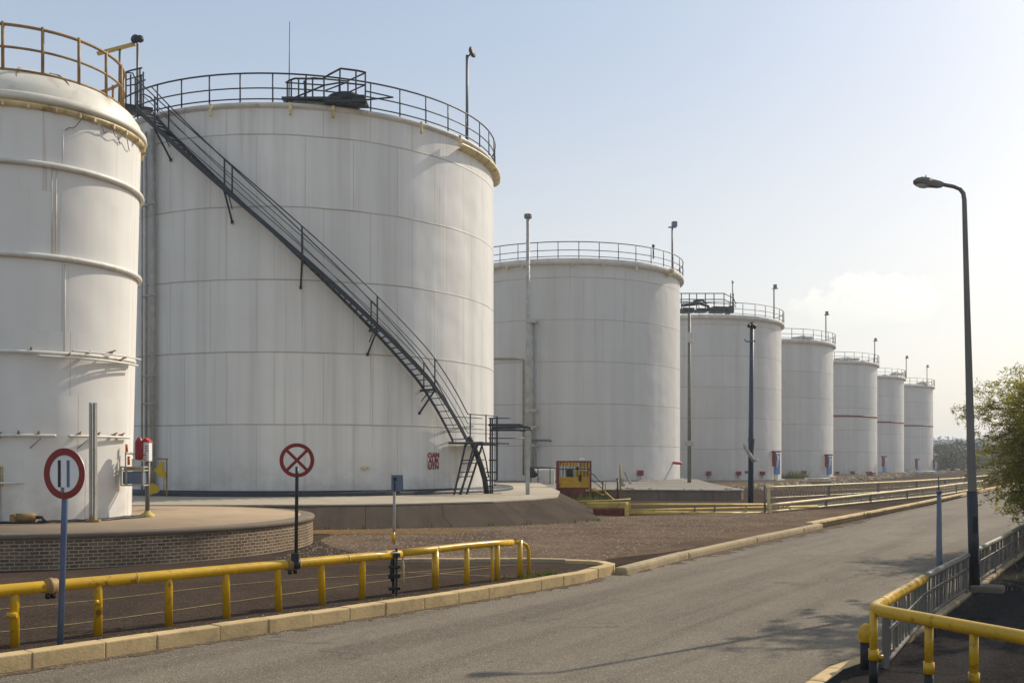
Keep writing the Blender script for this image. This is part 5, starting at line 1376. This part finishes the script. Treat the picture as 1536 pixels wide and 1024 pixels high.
# one small fair-weather cloud low over the far tanks
yc = mth('MAXIMUM', sp.outputs[1], .05); gx = mth('DIVIDE', sp.outputs[0], yc); gz = mth('DIVIDE', sp.outputs[2], yc)
cxn = N('ShaderNodeCombineXYZ'); nt.links.new(gx, cxn.inputs[0]); nt.links.new(gz, cxn.inputs[1])
nz = N('ShaderNodeTexNoise'); nz.inputs['Scale'].default_value = 21; nz.inputs['Detail'].default_value = 7; nz.inputs['Roughness'].default_value = .58; nt.links.new(cxn.outputs[0], nz.inputs['Vector'])
ex = mth('DIVIDE', mth('SUBTRACT', gx, (1296-HX)/F), .085); ez = mth('DIVIDE', mth('SUBTRACT', gz, (HY-452)/F), .036)
rd = mth('ADD', mth('MULTIPLY', ex, ex), mth('MULTIPLY', ez, ez))
den = mth('ADD', mth('SUBTRACT', 1.0, rd), mth('MULTIPLY', mth('SUBTRACT', nz.outputs['Fac'], .5), 3.2))
cm = mth('MULTIPLY', mr(den, .25, .6), mr(ez, -1.0, .55))
mx = N('ShaderNodeMix', data_type='RGBA'); nt.links.new(mth('MULTIPLY', cm, .75), mx.inputs['Factor']); nt.links.new(sky.outputs[0], mx.inputs[6])
ad = N('ShaderNodeMix', data_type='RGBA', blend_type='MULTIPLY'); ad.inputs['Factor'].default_value = 1.0; nt.links.new(sky.outputs[0], ad.inputs[6]); ad.inputs[7].default_value = (1.45,1.40,1.22,1)
nt.links.new(ad.outputs[2], mx.inputs[7])
# thin high haze: an even veil over the clear sky
sc_ = N('ShaderNodeMix', data_type='RGBA', blend_type='MULTIPLY'); sc_.inputs['Factor'].default_value = 1; nt.links.new(mx.outputs[2], sc_.inputs[6]); sc_.inputs[7].default_value = (.38,.38,.39,1)
veil = N('ShaderNodeMix', data_type='RGBA', blend_type='ADD'); veil.inputs['Factor'].default_value = 1; nt.links.new(sc_.outputs[2], veil.inputs[6])
vc = N('ShaderNodeMix', data_type='RGBA'); nt.links.new(mr(sp.outputs[2], .14, .44), vc.inputs['Factor']); vc.inputs[6].default_value = (4.6,4.65,4.5,1); vc.inputs[7].default_value = (2.75,3.4,4.2,1)
nt.links.new(vc.outputs[2], veil.inputs[7])
bg = N('ShaderNodeBackground'); bg.inputs['Strength'].default_value = .12; nt.links.new(veil.outputs[2], bg.inputs['Color'])
wo = N('ShaderNodeOutputWorld'); nt.links.new(bg.outputs[0], wo.inputs[0])

hb = MB(); hb.box((0,850,8.75), (1960,1960,19.6)); hz = hb.build('haze', bpy.data.materials.new('haze_air')); stuff(hz)
hm_ = hz.data.materials[0]; hm_.use_nodes = True; ht = hm_.node_tree; ht.nodes.clear()
pv = ht.nodes.new('ShaderNodeVolumePrincipled'); pv.inputs['Color'].default_value = (.80,.89,1.0,1); pv.inputs['Density'].default_value = .0006; pv.inputs['Anisotropy'].default_value = .45
hO = ht.nodes.new('ShaderNodeOutputMaterial'); ht.links.new(pv.outputs[0], hO.inputs['Volume'])
cam = bpy.data.cameras.new('camera'); cam.sensor_width = 36; cam.lens = 36*F/1536; cam.shift_y = (HY-512)/1536; cam.clip_end = 4000; cam.clip_start = .1
co = bpy.data.objects.new('camera', cam); COL.objects.link(co); co.location = (0,0,EYE); co.rotation_euler = (R_(90),0,0); SC.camera = co
SC.view_settings.view_transform = 'Standard'; SC.view_settings.look = 'None'; SC.view_settings.exposure = 0.0; SC.view_settings.gamma = 1.0
SC.cycles.max_bounces = 6; SC.cycles.use_denoising = True
SC.cycles.sample_clamp_indirect = 8
